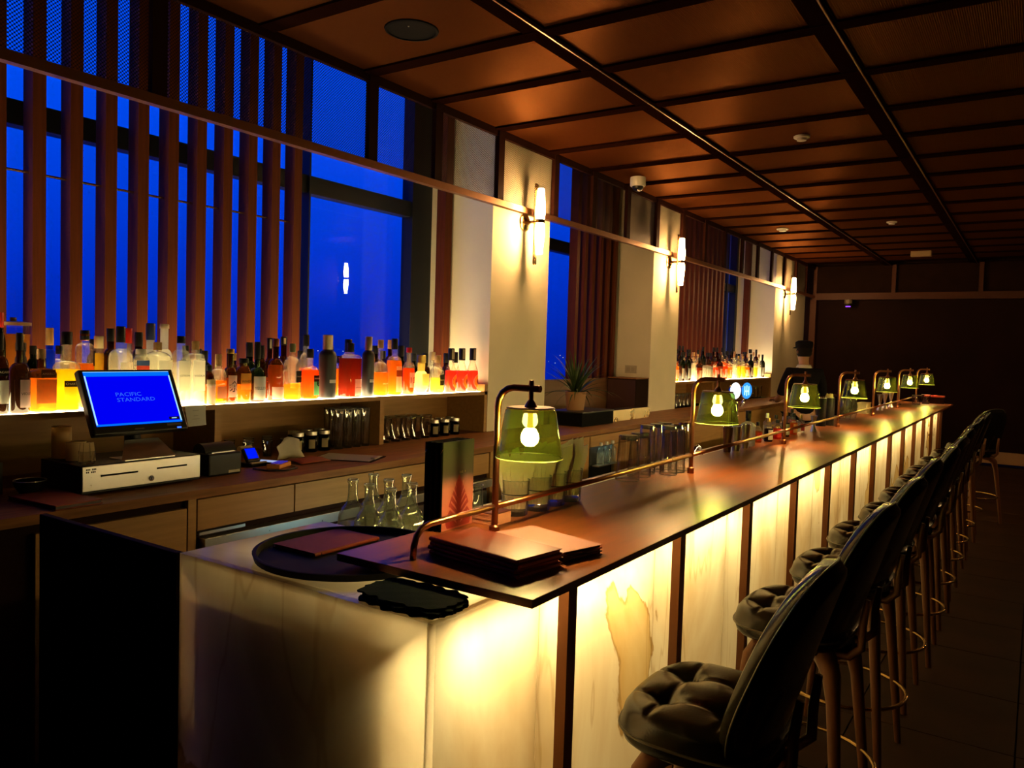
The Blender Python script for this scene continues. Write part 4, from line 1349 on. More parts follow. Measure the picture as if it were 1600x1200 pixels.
# ------------------------------------------------------------------ things on the near end of the bar
TX, TY = -1.400, 1.404
tray = thing('serving_tray', 'round black serving tray on the onyx end, half under the wooden top', 'tray', (TX, TY, 1.040))
obj('tray_base', MB().lathe([(0, 0), (0.222, 0), (0.235, 0.004), (0.240, 0.020), (0.235, 0.0215), (0.230, 0.020), (0.226, 0.006), (0, 0.006)], 56), pbr('tray_black', (0.004, 0.004, 0.004), 0.6, spec=0.12), tray, smooth=40)
M['redcover'] = pbr('red_leatherette', (0.24, 0.042, 0.014), 0.55, spec=0.2, var=0.1, scale=20)
M['tancover'] = pbr('rust_leatherette', (0.16, 0.026, 0.010), 0.36, spec=0.3, var=0.08, scale=20)
M['pinkcover'] = pbr('pink_cover', (0.36, 0.17, 0.145), 0.5)
M['darkcover'] = pbr('dark_cover', (0.05, 0.014, 0.012), 0.5)
M['pages'] = pbr('page_block', (0.75, 0.30, 0.20), 0.7)
M['greenpages'] = pbr('green_page_block', (0.03, 0.06, 0.035), 0.7)


def menu_book(label, loc, rotz, L, W_, T, cover, pages, group):
    """closed menu: two boards, spine on one long side, page block inside; loc = centre of the underside"""
    t = thing('menu_book', label, 'menu', loc, rotz, group)
    b = 0.0016
    obj('cover_board', MB().box(-L / 2, L / 2, -W_ / 2, W_ / 2, T - b, T), cover, t, bevel=0.0006)
    obj('back_board', MB().box(-L / 2, L / 2, -W_ / 2, W_ / 2, 0, b), cover, t)
    obj('spine', MB().tube([(-L / 2, -W_ / 2, T / 2), (L / 2, -W_ / 2, T / 2)], T / 2, 10), cover, t, smooth=40)
    obj('page_block', MB().box(-L / 2 + 0.004, L / 2 - 0.003, -W_ / 2 + 0.002, W_ / 2 - 0.004, b, T - b), pages, t)
    cl = MB()
    for s in (-1, 1):
        cl.tube([(s * 0.006 - L / 2 + 0.02, -W_ / 2 - T / 2 - 0.001, 0.0015), (s * 0.006 - L / 2 + 0.02, -W_ / 2 - T / 2 - 0.001, T - 0.001)], 0.0008, 5)
    ck = obj('binding_ring', MB().tube([(-L / 2 + 0.02, -W_ / 2 - T * 0.55, 0.002), (-L / 2 + 0.02, -W_ / 2 - T * 0.62, T / 2), (-L / 2 + 0.02, -W_ / 2 - T * 0.5, T - 0.001)], 0.0009, 6), M['chrome'], t)
    return t


menu_book('red menu lying on the round black tray', (-1.518, 1.428, 1.0462), R(90), 0.225, 0.150, 0.010, M['redcover'], M['pages'], 'menus')
ST = [('rust coloured menu on top of the thick stack at the bar end', 0.0), ('second menu down in the thick rust coloured stack', 0.004), ('third menu down in the thick rust coloured stack', -0.003), ('lowest menu of the thick rust coloured stack', 0.002)]
for k, (lab, dx) in enumerate(ST):
    menu_book(lab, (-1.022 + dx, 1.480, 1.0805 + (3 - k) * 0.0103), R(-9.0) + dx * 2, 0.278, 0.150, 0.010, M['tancover'] if k == 0 else M['redcover'], M['pages'], 'menus in the thick stack')
SP = ['pink topped menu with dark green pages on the low stack', 'middle menu of the low stack with dark green pages', 'lowest menu of the low stack with dark green pages']
for k, lab in enumerate(SP):
    menu_book(lab, (-0.985, 1.655, 1.0805 + (2 - k) * 0.0083), R(-15.0) + k * 0.01, 0.245, 0.128, 0.008, M['pinkcover'] if k == 0 else M['darkcover'], M['greenpages'], 'menus in the low stack')
# upright menus with the leaf cover
mt, nt, out = new_mat('upright_cover')
b_ = nt.nodes.new('ShaderNodeBsdfPrincipled')
b_.inputs['Roughness'].default_value = 0.42
tc_ = nt.nodes.new('ShaderNodeTexCoord')
sp_ = nt.nodes.new('ShaderNodeSeparateXYZ')
lk(nt, tc_.outputs['Object'], sp_.inputs[0])
mr_ = nt.nodes.new('ShaderNodeMapRange')
mr_.inputs['From Min'].default_value = 0.02
mr_.inputs['From Max'].default_value = 0.235
lk(nt, sp_.outputs['Z'], mr_.inputs['Value'])
rp_ = nt.nodes.new('ShaderNodeValToRGB')
rp_.color_ramp.elements[0].position = 0.0
rp_.color_ramp.elements[0].color = (0.42, 0.13, 0.075, 1)
rp_.color_ramp.elements[1].position = 1.0
rp_.color_ramp.elements[1].color = (0.022, 0.022, 0.020, 1)
for pos, c in ((0.42, (0.34, 0.12, 0.08, 1)), (0.58, (0.055, 0.04, 0.045, 1))):
    el = rp_.color_ramp.elements.new(pos)
    el.color = c
lk(nt, mr_.outputs[0], rp_.inputs[0])
lk(nt, rp_.outputs[0], b_.inputs['Base Color'])
lk(nt, b_.outputs[0], out.inputs['Surface'])
M['upright'] = mt
M['leafprint'] = pbr('leaf_print', (0.22, 0.018, 0.012), 0.4)
M['leafvein'] = pbr('leaf_print_light', (0.40, 0.13, 0.10), 0.4)
UL = ['upright black menu with a red leaf on its cover, nearest the lamp', 'second upright black menu behind the leaf cover', 'third upright black menu behind the leaf cover', 'rearmost upright black menu on the bar edge']
for k, lab in enumerate(UL):
    t = thing('upright_menu', lab, 'menu', (-1.286 - 0.0135 * k, 1.680 - 0.004 * k, 1.0805), R(1.5 - k * 0.5), 'upright menus')
    H_, W2 = 0.236, 0.070
    obj('cover_board', MB().box(-0.002, 0.0, -W2, W2, 0, H_), M['upright'] if k == 0 else M['blackmat'], t)
    obj('back_board', MB().box(-0.0085, -0.0065, -W2, W2, 0, H_), M['blackmat'], t)
    obj('page_block', MB().box(-0.0065, -0.002, -W2 + 0.002, W2 - 0.003, 0.003, H_ - 0.003), M['darkcover'], t)
    obj('spine', MB().tube([(-0.00425, -W2, 0.0), (-0.00425, -W2, H_)], 0.0042, 8), M['blackmat'], t, smooth=40)
    obj('binding_ring', MB().tube([(-0.006, -W2 - 0.0045, H_ - 0.030), (-0.002, -W2 - 0.0052, H_ - 0.024), (0.001, -W2 - 0.003, H_ - 0.016)], 0.0009, 6), M['chrome'], t)
    if k == 0:
        # printed leaf: outline, dark lobes and pale slits, all flush flat print
        lf = MB()
        hh = 0.142
        outl = []
        for q in range(25):
            a = q / 24
            outl.append((0.060 * (1 - a ** 1.6) * (0.72 + 0.28 * math.sin(PI * min(1, a * 2.2 + 0.15)) if a < 0.4 else 0.94 + 0.06 * math.cos((a - 0.4) * 5)), 0.004 + a * hh))
        n = len(outl)
        for s in (1, -1):
            base = len(lf.v)
            for wdt, z in outl:
                lf.v += [(0.0004, 0.004, z), (0.0004, 0.004 + s * wdt, z)]
            for q in range(n - 1):
                a = base + 2 * q
                lf.f.append((a, a + 1, a + 3, a + 2))
                lf.mi.append(0)
        lp = obj('leaf_print', lf, M['leafprint'], t)
        vn = MB()
        for s in (1, -1):
            for q in range(6):
                z0 = 0.012 + q * 0.017
                y0, y1 = 0.004 + s * 0.007, 0.004 + s * (0.046 - q * 0.005)
                vn.add([(0.0008, y0, z0), (0.0008, y1, z0 + 0.026), (0.0008, y1 - s * 0.002, z0 + 0.031), (0.0008, y0 + s * 0.006, z0 + 0.012)], [(0, 1, 2, 3)])
        o = obj('leaf_slits', vn, M['leafvein'], lp)
        o['kind'] = 'stuff'
        lettering('lettering', 'BAR  V', 0.0095, LB['cream'], t, (0.0002, 0.018, 0.150), (0, 1, 0), (0, 0, 1))
# coaster block
M['coaster'] = pbr('coaster_card', (0.60, 0.27, 0.14), 0.7)
M['coastertop'] = pbr('coaster_print', (0.10, 0.022, 0.014), 0.5)
for k in range(8):
    lab = ['lowest coaster of the block by the first lamp post'] + ['%s coaster from the bottom of the block by the first lamp post' % ORD[i] for i in range(1, 7)] + ['topmost dark coaster of the block by the first lamp post']
    o = obj('coaster', MB().box(-0.042, 0.042, -0.041, 0.041, 0, 0.0040), M['coaster'] if k < 7 else M['coastertop'], None, loc=(-1.260, 1.798 + 0.0006 * (k % 3), 1.0805 + 0.0043 * k), rotz=R(1.0 - 0.5 * (k % 3)))
    tag(o, lab[k], 'coaster', 'coasters in the block')

# folded dark green napkins under the wood overhang
M['cloth'] = pbr('dark_green_cloth', (0.006, 0.014, 0.010), 0.9, spec=0.1, bump=0.3, bscale=300)
rc_ = random.Random(7)
for k in range(4):
    mb = MB()
    nu, nv = 26, 10
    ph = rc_.uniform(0, 6)
    cx, cy = -1.040 + rc_.uniform(-0.012, 0.012), 1.222 + rc_.uniform(-0.006, 0.006) + 0.004 * k
    for side in (0, 1):
        for j in range(nv + 1):
            for i in range(nu + 1):
                u, v = 2 * i / nu - 1, 2 * j / nv - 1
                e_ = 1 + 0.05 * math.sin(9 * u + ph) + 0.06 * math.sin(17 * u + 2 * ph)
                x = cx + 0.112 * u * (1 - 0.10 * v * v) + 0.004 * math.sin(11 * v + ph)
                yy = cy + 0.070 * v * e_ * (1 - 0.22 * u * u)
                z = 1.0412 + 0.0048 * k + 0.0008 * math.sin(13 * u + ph) * math.cos(9 * v)
                if yy < 1.148:
                    z -= 0.0
                mb.v.append((x, yy, z + (0.0032 if side else 0.0)))
    S_ = (nu + 1) * (nv + 1)
    for j in range(nv):
        for i in range(nu):
            a = j * (nu + 1) + i
            mb.f.append((a, a + nu + 1, a + nu + 2, a + 1))
            mb.f.append((S_ + a, S_ + a + 1, S_ + a + nu + 2, S_ + a + nu + 1))
            mb.mi += [0, 0]
    ring = [(i, 0) for i in range(nu)] + [(nu, j) for j in range(nv)] + [(nu - i, nv) for i in range(nu)] + [(0, nv - j) for j in range(nv)]
    for q in range(len(ring)):
        a, b = ring[q], ring[(q + 1) % len(ring)]
        ia, ib = a[1] * (nu + 1) + a[0], b[1] * (nu + 1) + b[0]
        mb.f.append((ia, ib, ib + S_, ia + S_))
        mb.mi.append(0)
    o = obj('cloth_napkin', mb, M['cloth'], smooth=50)
    tag(o, ['lowest', 'second from bottom', 'second from top', 'topmost'][k] + ' dark green folded cloth napkin on the onyx corner', 'napkin', 'cloth napkins on the onyx corner')


# ------------------------------------------------------------------ drinking glasses
def tumbler_mb(r0, r1, h, base=0.012, wall=0.0022, seg=24, flip=False):
    P = [(0, 0), (r0 * 0.92, 0), (r0, 0.003), (r1, h - 0.001), (r1 - wall * 0.5, h), (r1 - wall, h - 0.001), (r0 - wall, base + 0.002), (r0 * 0.7, base), (0, base)]
    if flip:
        P = [(r, h - z) for r, z in P]
        return MB().lathe([(r, z) for r, z in P], seg)
    return MB().lathe(P, seg)


def simple_glass(name, label, loc, r0, r1, h, cat='glass', group=None, flip=False, band=False, seg=24, base=0.012):
    t = thing(name, label, cat, loc, 0, group)
    obj('glass_wall', tumbler_mb(r0, r1, h, base, seg=seg, flip=flip), M['glass'], t, smooth=40)
    obj('rim', MB().torus(r1 - 0.001, 0.0011, (0, 0, 0.0012 if flip else h), seg, 5), GL['frost'], t, smooth=True)
    zb = h - base if flip else 0.0005
    obj('glass_base', MB().lathe([(0, zb), (r0 * 0.86, zb), (r0 * 0.86, zb + base * 0.9), (0, zb + base * 0.9)], seg), M['thick'], t, smooth=40)
    if band:
        z_ = h * 0.60
        rr = r0 + (r1 - r0) * 0.60 + 0.0007
        obj('printed_band', MB().lathe([(rr, z_), (rr, z_ + 0.003)], seg), M['black'], t)
    return t


M['thick'] = glassy('thick_glass', (0.55, 0.55, 0.50), (0.55, 0.55, 0.48), 0.25, 0.02, 1.6)
NG = [(-1.262, 1.925), (-1.250, 2.030), (-1.254, 2.128), (-1.250, 2.226)]
NN = ['nearest the menus under the first lamp', 'second from the menus', 'third from the menus', 'furthest from the menus']
rn_ = random.Random(3)
for k, (x, y) in enumerate(NG):
    simple_glass('rocks_glass', 'printed tumbler holding paper napkins, ' + NN[k], (x, y, 1.0805), 0.038, 0.0435, 0.104, group='napkin tumblers', band=True)
    for j in range(7):
        a = -0.9 + 1.8 * j / 6 + rn_.uniform(-0.06, 0.06)
        mb = MB()
        wv_ = []
        Hn = 0.165 + rn_.uniform(-0.012, 0.02)
        pts_ = [(0.0, 0.009), (0.3, 0.011), (0.55, 0.016), (0.8, 0.021), (1.0, 0.011)]
        for side in (-1, 1):
            for tt, wd in pts_:
                z = 0.016 + Hn * tt
                out_ = (0.016 + 0.050 * tt ** 1.5) * a / 0.9
                off = -0.020 + 0.0062 * j
                for s in (-1, 1):
                    mb.v.append((off + side * 0.0011 + s * wd * 0.35, out_ + s * wd * 0.9, z + (0.004 * s if tt == 1.0 else 0)))
        n5 = len(pts_)
        for side in (0, 1):
            b0 = side * 2 * n5
            for q in range(n5 - 1):
                f = (b0 + 2 * q, b0 + 2 * q + 1, b0 + 2 * q + 3, b0 + 2 * q + 2)
                mb.f.append(f if side else tuple(reversed(f)))
                mb.mi.append(0)
        c_ = 2 * n5
        for q in range(n5 - 1):
            mb.f += [(2 * q, 2 * q + 2, c_ + 2 * q + 2, c_ + 2 * q), (2 * q + 1, c_ + 2 * q + 1, c_ + 2 * q + 3, 2 * q + 3)]
            mb.mi += [0, 0]
        mb.f += [(2 * n5 - 2, 2 * n5 - 1, 4 * n5 - 1, 4 * n5 - 2), (0, c_, c_ + 1, 1)]
        mb.mi += [0, 0]
        o = obj('paper_napkin', mb, M['napkin'], None, loc=(x, y, 1.0805))
        tag(o, '%s folded paper napkin in the tumbler %s' % (['nearest', 'second', 'third', 'middle', 'fifth', 'sixth', 'farthest'][j], NN[k]), 'napkin', 'paper napkins in tumbler ' + str(k + 1))

for k, (x, y, lab) in enumerate([(-1.284, 2.735, 'upturned pint glass nearest the napkin tumblers'), (-1.288, 2.850, 'second upturned pint glass, beside the tall glasses')]):
    simple_glass('pint_glass', lab, (x, y, 1.0805), 0.037, 0.047, 0.172, group='upturned pint glasses', flip=True, base=0.016)
TG = [(-1.300, 2.945), (-1.222, 2.985), (-1.296, 3.030), (-1.222, 3.072), (-1.298, 3.115), (-1.224, 3.160)]
for k, (x, y) in enumerate(TG):
    simple_glass('highball_glass', 'tall upturned highball glass, %s of six from the pint glasses' % ORD[k], (x, y, 1.0805), 0.030, 0.036, 0.196, group='upturned highball glasses', flip=True, base=0.014)

# clear carafes in the bottle well
CF = [(-1.752, 1.752), (-1.776, 1.868), (-1.655, 1.724), (-1.670, 1.826), (-1.560, 1.716), (-1.690, 1.932), (-1.574, 1.826), (-1.408, 1.940)]
CN = ['clear glass carafe nearest the black tray', 'clear glass carafe behind the one nearest the tray', 'clear glass carafe at the centre front of the group', 'clear glass carafe at the centre of the group',
      'clear glass carafe beside the upright menus, front', 'clear glass carafe at the rear of the group', 'clear glass carafe beside the upright menus, rear', 'clear glass carafe showing only its neck by the lamp post']
cp0 = [(0, 0), (0.038, 0), (0.0435, 0.006), (0.0440, 0.06), (0.0440, 0.165), (0.041, 0.182), (0.033, 0.198), (0.022, 0.212), (0.0165, 0.226), (0.0148, 0.245), (0.0142, 0.270), (0.0142, 0.276), (0.0168, 0.278), (0.0168, 0.288), (0.0142, 0.290), (0.0125, 0.288), (0.0125, 0.245), (0.0205, 0.210), (0.0385, 0.178), (0.0412, 0.160), (0.0412, 0.012), (0, 0.009)]
car = None
M['carafe'] = glassy('carafe_glass', (0.95, 0.97, 0.90), (0.80, 0.84, 0.62), 0.05, 0.02, 1.7, 0.12)
for k, (x, y) in enumerate(CF):
    if car is None:
        car = thing('carafe', CN[0], 'carafe', (x, y, 0.8605), 0, 'clear carafes in the bottle well')
        obj('glass_wall', MB().lathe(cp0, 28), M['carafe'], car, smooth=40)
        obj('water', MB().lathe([(0, 0.013), (0.0405, 0.014), (0.0405, 0.150), (0, 0.150)], 24), glassy('carafe_water', (0.85, 0.88, 0.75), (0.95, 0.95, 0.72), 0.45, 0.03), car, smooth=40)
        obj('lip', MB().torus(0.0158, 0.0014, (0, 0, 0.286), 20, 6), GL['frost'], car, smooth=True)
    else:
        dup(car, (x, y, 0.8605), 0.3 * k, CN[k])

# sink tap
tp = thing('sink_tap', 'chrome swan-neck tap behind the second bar lamp', 'tap', (-1.60, 4.30, 0.8608))
obj('spout', MB().tube([(0, 0.10, 0), (0, 0.10, 0.10), (0, 0.095, 0.135), (0, 0.075, 0.165), (0, 0.04, 0.180), (0, 0.0, 0.176), (0, -0.03, 0.158), (0, -0.045, 0.135), (0, -0.048, 0.12)], 0.009, 10), M['chrome'], tp, smooth=True)
obj('tap_base', MB().lathe([(0, 0), (0.022, 0), (0.022, 0.02), (0.012, 0.03), (0, 0.03)], 16, (0, 0.10, 0)), M['chrome'], tp, smooth=40)

# bar-back group beyond the second lamp
wb = thing('bottle', 'pale square spirit bottle with black neck standing on the wooden top edge', 'bottle', (-1.292, 4.25, 1.0805))
obj('glass_body', MB().lathe([(0, 0), (0.034, 0), (0.036, 0.004), (0.036, 0.105), (0.030, 0.120), (0.013, 0.132), (0.013, 0.15), (0, 0.15)], 24, sq=0.5), GL['frost'], wb, smooth=40)
obj('cap', MB().lathe([(0, 0.135), (0.015, 0.135), (0.015, 0.190), (0, 0.190)], 14), M['black'], wb, smooth=40)
obj('cap_seal', label_patch(0.0156, 0, 0.15, 0.175, -70, 0, 6), LB['cream'], wb)
for k in range(4):
    o = thing('cocktail_tin', 'slim dark metal shaker tin, %s along from the second lamp' % ORD[k], 'shaker', (-1.286 + 0.02 * (k % 2), 3.90 + 0.075 * k, 1.0805), 0, 'slim shaker tins')
    obj('tin_wall', MB().lathe([(0, 0), (0.018, 0), (0.026, 0.125), (0.024, 0.125), (0.017, 0.003), (0, 0.003)], 18), M['steel'] if k % 2 else M['bronze'], o, smooth=40)
    obj('rim', MB().torus(0.025, 0.0014, (0, 0, 0.125), 18, 6), M['chrome'], o, smooth=True)
BT = ['redlabel', 'paper', 'cream', 'redlabel', 'orangelabel', 'paper', 'redlabel', 'cream', 'paper', 'redlabel']
BQ = ['amber', 'dark', 'water', 'red', 'yellowgold', 'dark', 'water', 'orange', 'red', 'water']
for k in range(10):
    y = 4.46 + 0.092 * k
    x = -1.300 + 0.035 * ((k * 3) % 2)
    h = 0.115 + 0.02 * ((k * 7) % 3)
    make_bottle('bitters bottle with %s liquid and %s label, %s in line from the pale square bottle' % ({'amber': 'amber', 'dark': 'dark', 'water': 'clear', 'red': 'red', 'yellowgold': 'yellow', 'orange': 'orange'}[BQ[k]], {'redlabel': 'red', 'paper': 'white', 'cream': 'cream', 'orangelabel': 'orange'}[BT[k]], ORD[k]),
                y, x, 0.024, h * 0.58, h * 0.72, h * 0.86, h, 0.009, 'round', 'clear', BQ[k], h * 0.55, ['black', 'gold', 'white', 'black'][k % 4], [(0.012, h * 0.5, -75, 50, BT[k], '', '')], z=1.0805, group='bitters bottles behind the rail', seg=16)
jg = thing('jigger', 'silver hourglass jigger under the third bar lamp', 'jigger', (-1.215, 5.42, 1.0805))
obj('lower_cup', MB().lathe([(0, 0.045), (0.007, 0.045), (0.022, 0.0), (0.020, 0.0), (0.006, 0.04), (0, 0.041)], 18), M['steel'], jg, smooth=40)
obj('upper_cup', MB().lathe([(0, 0.0455), (0.007, 0.0455), (0.023, 0.105), (0.021, 0.105), (0.006, 0.05), (0, 0.049)], 18), M['steel'], jg, smooth=40)
for k in range(3):
    o = thing('straw_canister', 'tall black canister with pale rim, %s beyond the third lamp' % ORD[k], 'canister', (-1.275 + 0.03 * (k % 2), 5.90 + 0.12 * k, 1.0805), 0, 'black canisters')
    obj('canister_wall', MB().lathe([(0, 0), (0.034, 0), (0.034, 0.200), (0.031, 0.200), (0.031, 0.005), (0, 0.005)], 18), M['black'], o, smooth=40)
    obj('rim', MB().torus(0.033, 0.0018, (0, 0, 0.200), 18, 6), M['steel'], o, smooth=True)
    ss = MB()
    for q in range(5):
        a = q * 1.257
        ss.tube([(0.012 * math.cos(a), 0.012 * math.sin(a), 0.006), (0.020 * math.cos(a), 0.020 * math.sin(a), 0.225)], 0.003, 6)
    obj('straws', ss, LB['cream'] if k else LB['black'], o)
    o.children[-1]['kind'] = 'stuff'
for k in range(2):
    o = thing('wine_glass', ['upturned stemless wine glass nearest the fourth lamp', 'second upturned stemless wine glass past the fourth lamp'][k], 'glass', (-1.262, 6.68 + 0.22 * k, 1.0805), 0, 'upturned wine glasses')
    obj('glass_wall', MB().lathe([(0.040, 0.0), (0.050, 0.05), (0.052, 0.10), (0.040, 0.160), (0.020, 0.190), (0, 0.195)], 22), M['carafe'], o, smooth=True)
    obj('rim', MB().torus(0.040, 0.0013, (0, 0, 0.0015), 20, 6), GL['frost'], o, smooth=True)
bx = thing('caddy_box', 'pale cardboard caddy box past the fourth lamp', 'box', (-1.29, 7.65, 1.0805))
obj('box_body', MB().box(-0.04, 0.04, -0.10, 0.10, 0, 0.085), LB['cream'], bx)
obj('box_lid', MB().box(-0.042, 0.042, -0.102, 0.102, 0.085, 0.097), LB['cream'], bx)
for k, (x, y) in enumerate([(-1.255, 8.28), (-1.262, 8.62), (-1.250, 8.92)]):
    o = thing('jigger', ['tall silver jigger before the fifth lamp', 'tall silver jigger just behind the fifth lamp', 'tall silver jigger past the fifth lamp'][k], 'jigger', (x, y, 1.0805), 0, 'far jiggers')
    obj('lower_cup', MB().lathe([(0, 0.06), (0.008, 0.06), (0.030, 0.0), (0.028, 0.0), (0.006, 0.055), (0, 0.056)], 16), M['steel'], o, smooth=40)
    obj('upper_cup', MB().lathe([(0, 0.0605), (0.008, 0.0605), (0.028, 0.15), (0.026, 0.15), (0.006, 0.066), (0, 0.065)], 16), M['steel'], o, smooth=40)
simple_glass('rocks_glass', 'squat tumbler under the sixth bar lamp', (-1.105, 9.72, 1.0805), 0.042, 0.048, 0.105, group='far tumblers')
simple_glass('rocks_glass', 'squat tumbler beside the red box at the far end', (-1.045, 10.02, 1.0805), 0.042, 0.048, 0.105, group='far tumblers')
cd_ = thing('card_stand', 'tan card standing behind the far tumblers', 'card', (-1.270, 9.62, 1.0805), R(12))
obj('card_face', MB().box(-0.0015, 0.0015, -0.11, 0.11, 0.004, 0.215), pbr('tan_card', (0.42, 0.24, 0.12), 0.6), cd_)
obj('card_foot', MB().box(-0.02, 0.02, -0.112, 0.112, 0.0, 0.004), M['dark'], cd_)
rbx = thing('red_box', 'dark box with a red lid at the far corner of the bar', 'box', (-0.98, 10.235, 1.0805))
obj('box_body', MB().box(-0.10, 0.10, -0.05, 0.05, 0, 0.075), M['dark'], rbx)
obj('box_lid', MB().box(-0.103, 0.103, -0.053, 0.053, 0.075, 0.092), pbr('red_lid', (0.50, 0.05, 0.04), 0.4), rbx)

# beer tap tower with two lit badges
tw = thing('beer_tower', 'chrome beer tap tower with a white and a blue lit badge', 'beer tap', (-1.70, 5.24, 0.8605))
obj('column', MB().lathe([(0, 0), (0.05, 0), (0.05, 0.012), (0.036, 0.02), (0.034, 0.37), (0.030, 0.395), (0, 0.40)], 20), M['chrome'], tw, smooth=40)
Nb = Vector((0.94, -0.34, 0)).normalized()
Ub = Vector((0.34, 0.94, 0)).normalized()
for k, (uo, mat_) in enumerate([(-0.035, emit('badge_white', (0.85, 0.95, 1.0), 3.2)), (0.085, emit('badge_blue', (0.03, 0.25, 0.90), 1.6))]):
    c = Ub * uo + Nb * 0.03 + Vector((0, 0, 0.470))
    mb, mr2 = MB(), MB()
    for dn, rr in ((0, 0.055), (0.012, 0.055)):
        for q in range(28):
            a = 2 * PI * q / 28
            mb.v.append(tuple(c + Nb * dn + Ub * rr * math.cos(a) + Vector((0, 0, rr * math.sin(a)))))
    mb.f = [tuple(range(28, 56)), tuple(reversed(range(28)))] + [(q, (q + 1) % 28, 28 + (q + 1) % 28, 28 + q) for q in range(28)]
    mb.mi = [1] + [0] * 29
    bdg = obj('badge', mb, [M['chrome'], mat_], tw)
    obj('tap_handle', MB().tube([tuple(Ub * uo + Vector((0, 0, 0.36))), tuple(c - Vector((0, 0, 0.055)))], [0.012, 0.008], 10), M['chrome'], tw, smooth=True)
    if k == 1:
        em = MB()
        for u0, u1, z0, z1 in ((-0.028, -0.018, -0.03, 0.03), (-0.006, 0.004, -0.035, 0.035), (0.016, 0.026, -0.03, 0.03), (-0.018, -0.006, -0.008, 0.002), (0.004, 0.016, -0.008, 0.002)):
            em.add([tuple(c + Nb * 0.0125 + Ub * u + Vector((0, 0, z))) for u, z in ((u0, z0), (u1, z0), (u1, z1), (u0, z1))], [(0, 1, 2, 3)])
        obj('badge_emblem', em, emit('badge_mark', (0.35, 0.75, 1.0), 2.2), bdg)

# ------------------------------------------------------------------ till and things on the back counter
WZ = 0.9655
cdw = thing('cash_drawer', 'black cash drawer with a brushed steel front under the blue screen', 'cash drawer', (-2.95, 1.795, WZ))
obj('drawer_case', MB().box(-0.31, -0.006, -0.25, 0.25, 0.006, 0.112), M['black'], cdw, bevel=0.002)
for sx in (-0.28, -0.04):
    for sy in (-0.22, 0.22):
        obj('foot', MB().lathe([(0, 0), (0.012, 0), (0.012, 0.006), (0, 0.006)], 10, (sx, sy, 0)), M['black'], cdw)
fr_ = obj('drawer_front', MB().box(-0.006, 0.0, -0.248, 0.248, 0.016, 0.109), M['steel'], cdw, bevel=0.001)
obj('slot', MB().box(0.0, 0.0006, -0.180, -0.030, 0.066, 0.073), M['blackmat'], fr_)
obj('slot', MB().box(0.0, 0.0006, 0.050, 0.186, 0.070, 0.077), M['blackmat'], fr_)
obj('lock', MB().tube([(0, 0.025, 0.036), (0.005, 0.025, 0.036)], 0.011, 16), M['chrome'], fr_, smooth=40)
obj('keyhole', MB().box(0.0052, 0.0058, 0.0235, 0.0265, 0.031, 0.041), M['blackmat'], fr_)
bars = MB()
for k, (w_, z) in enumerate(((0.040, 0.098), (0.044, 0.088))):
    for q in range(7):
        if (q + k) % 4 != 3:
            bars.add([(0.0007, -0.236 + q * w_ / 7, z - 0.003), (0.0007, -0.236 + (q + 0.75) * w_ / 7, z - 0.003), (0.0007, -0.236 + (q + 0.75) * w_ / 7, z + 0.003), (0.0007, -0.236 + q * w_ / 7, z + 0.003)], [(0, 1, 2, 3)])
o = obj('maker_mark', bars, M['blackmat'], fr_)

scn = thing('till_screen', 'touch screen till showing a blue display with pale lettering', 'monitor', (-3.06, 1.82, WZ + 0.113))
TL_ = R(27.5)
nx = Vector((math.cos(TL_), 0, math.sin(TL_)))       # screen normal
up_ = Vector((-math.sin(TL_), 0, math.cos(TL_)))
ry = Vector((0, 1, 0))
SO = Vector((0.060, 0.0, 0.107))                      # lower edge centre, relative to thing


def spt(u, v, d=0.0):
    return tuple(SO + ry * u + up_ * v + nx * d)


def slab(u0, u1, v0, v1, d0, d1):
    vs = [spt(u, v, d) for u in (u0, u1) for v in (v0, v1) for d in (d0, d1)]
    return MB().add(vs, [(0, 1, 3, 2), (4, 6, 7, 5), (0, 4, 5, 1), (2, 3, 7, 6), (0, 2, 6, 4), (1, 5, 7, 3)])


HW, HH = 0.202, 0.280
obj('screen_case', slab(-HW, HW, 0, HH, -0.035, 0), M['black'], scn, bevel=0.006)
E_blue = emit('screen_blue', (0.0, 0.0, 0.92), 1.0)
E_band = emit('screen_band', (0.0, 0.16, 0.95), 1.0)
E_pale = emit('screen_pale', (0.40, 0.80, 1.0), 1.0)
E_text = emit('screen_text', (0.03, 0.13, 0.95), 1.0)
dsp = obj('display', slab(-0.186, 0.180, 0.034, 0.268, 0.0, 0.0012), E_blue, scn)
obj('display_band', slab(-0.186, 0.180, 0.248, 0.268, 0.0012, 0.0018), E_band, dsp)
obj('display_band', slab(-0.186, 0.180, 0.034, 0.042, 0.0012, 0.0018), E_band, dsp)
obj('display_edge', slab(-0.186, -0.180, 0.040, 0.250, 0.0018, 0.0024), E_pale, dsp)
obj('display_edge', slab(0.174, 0.180, 0.040, 0.250, 0.0018, 0.0024), E_pale, dsp)
obj('display_edge', slab(-0.186, 0.180, 0.2665, 0.2685, 0.0018, 0.0024), E_pale, dsp)
obj('display_button', slab(0.124, 0.170, 0.046, 0.058, 0.0018, 0.0024), M['black'], dsp)
obj('button_text', slab(0.135, 0.158, 0.0505, 0.0535, 0.0024, 0.003), E_pale, dsp)
for k, tx in enumerate(('PACIFIC', 'STANDARD')):
    vs, fs = text_mesh(tx, 0.024)
    mnx = min(a for a, b in vs)
    mb = MB().add([spt((a - mnx) * 1.30 - 0.078, b + 0.166 - 0.024 * k, 0.0026) for a, b in vs], fs)
    obj('lettering', mb, E_text, dsp)
obj('sticker', slab(0.108, 0.172, 0.020, 0.029, 0, 0.0008), LB['grey'], scn)
obj('maker_mark', slab(-0.035, 0.005, 0.013, 0.018, 0, 0.0008), LB['grey'], scn)
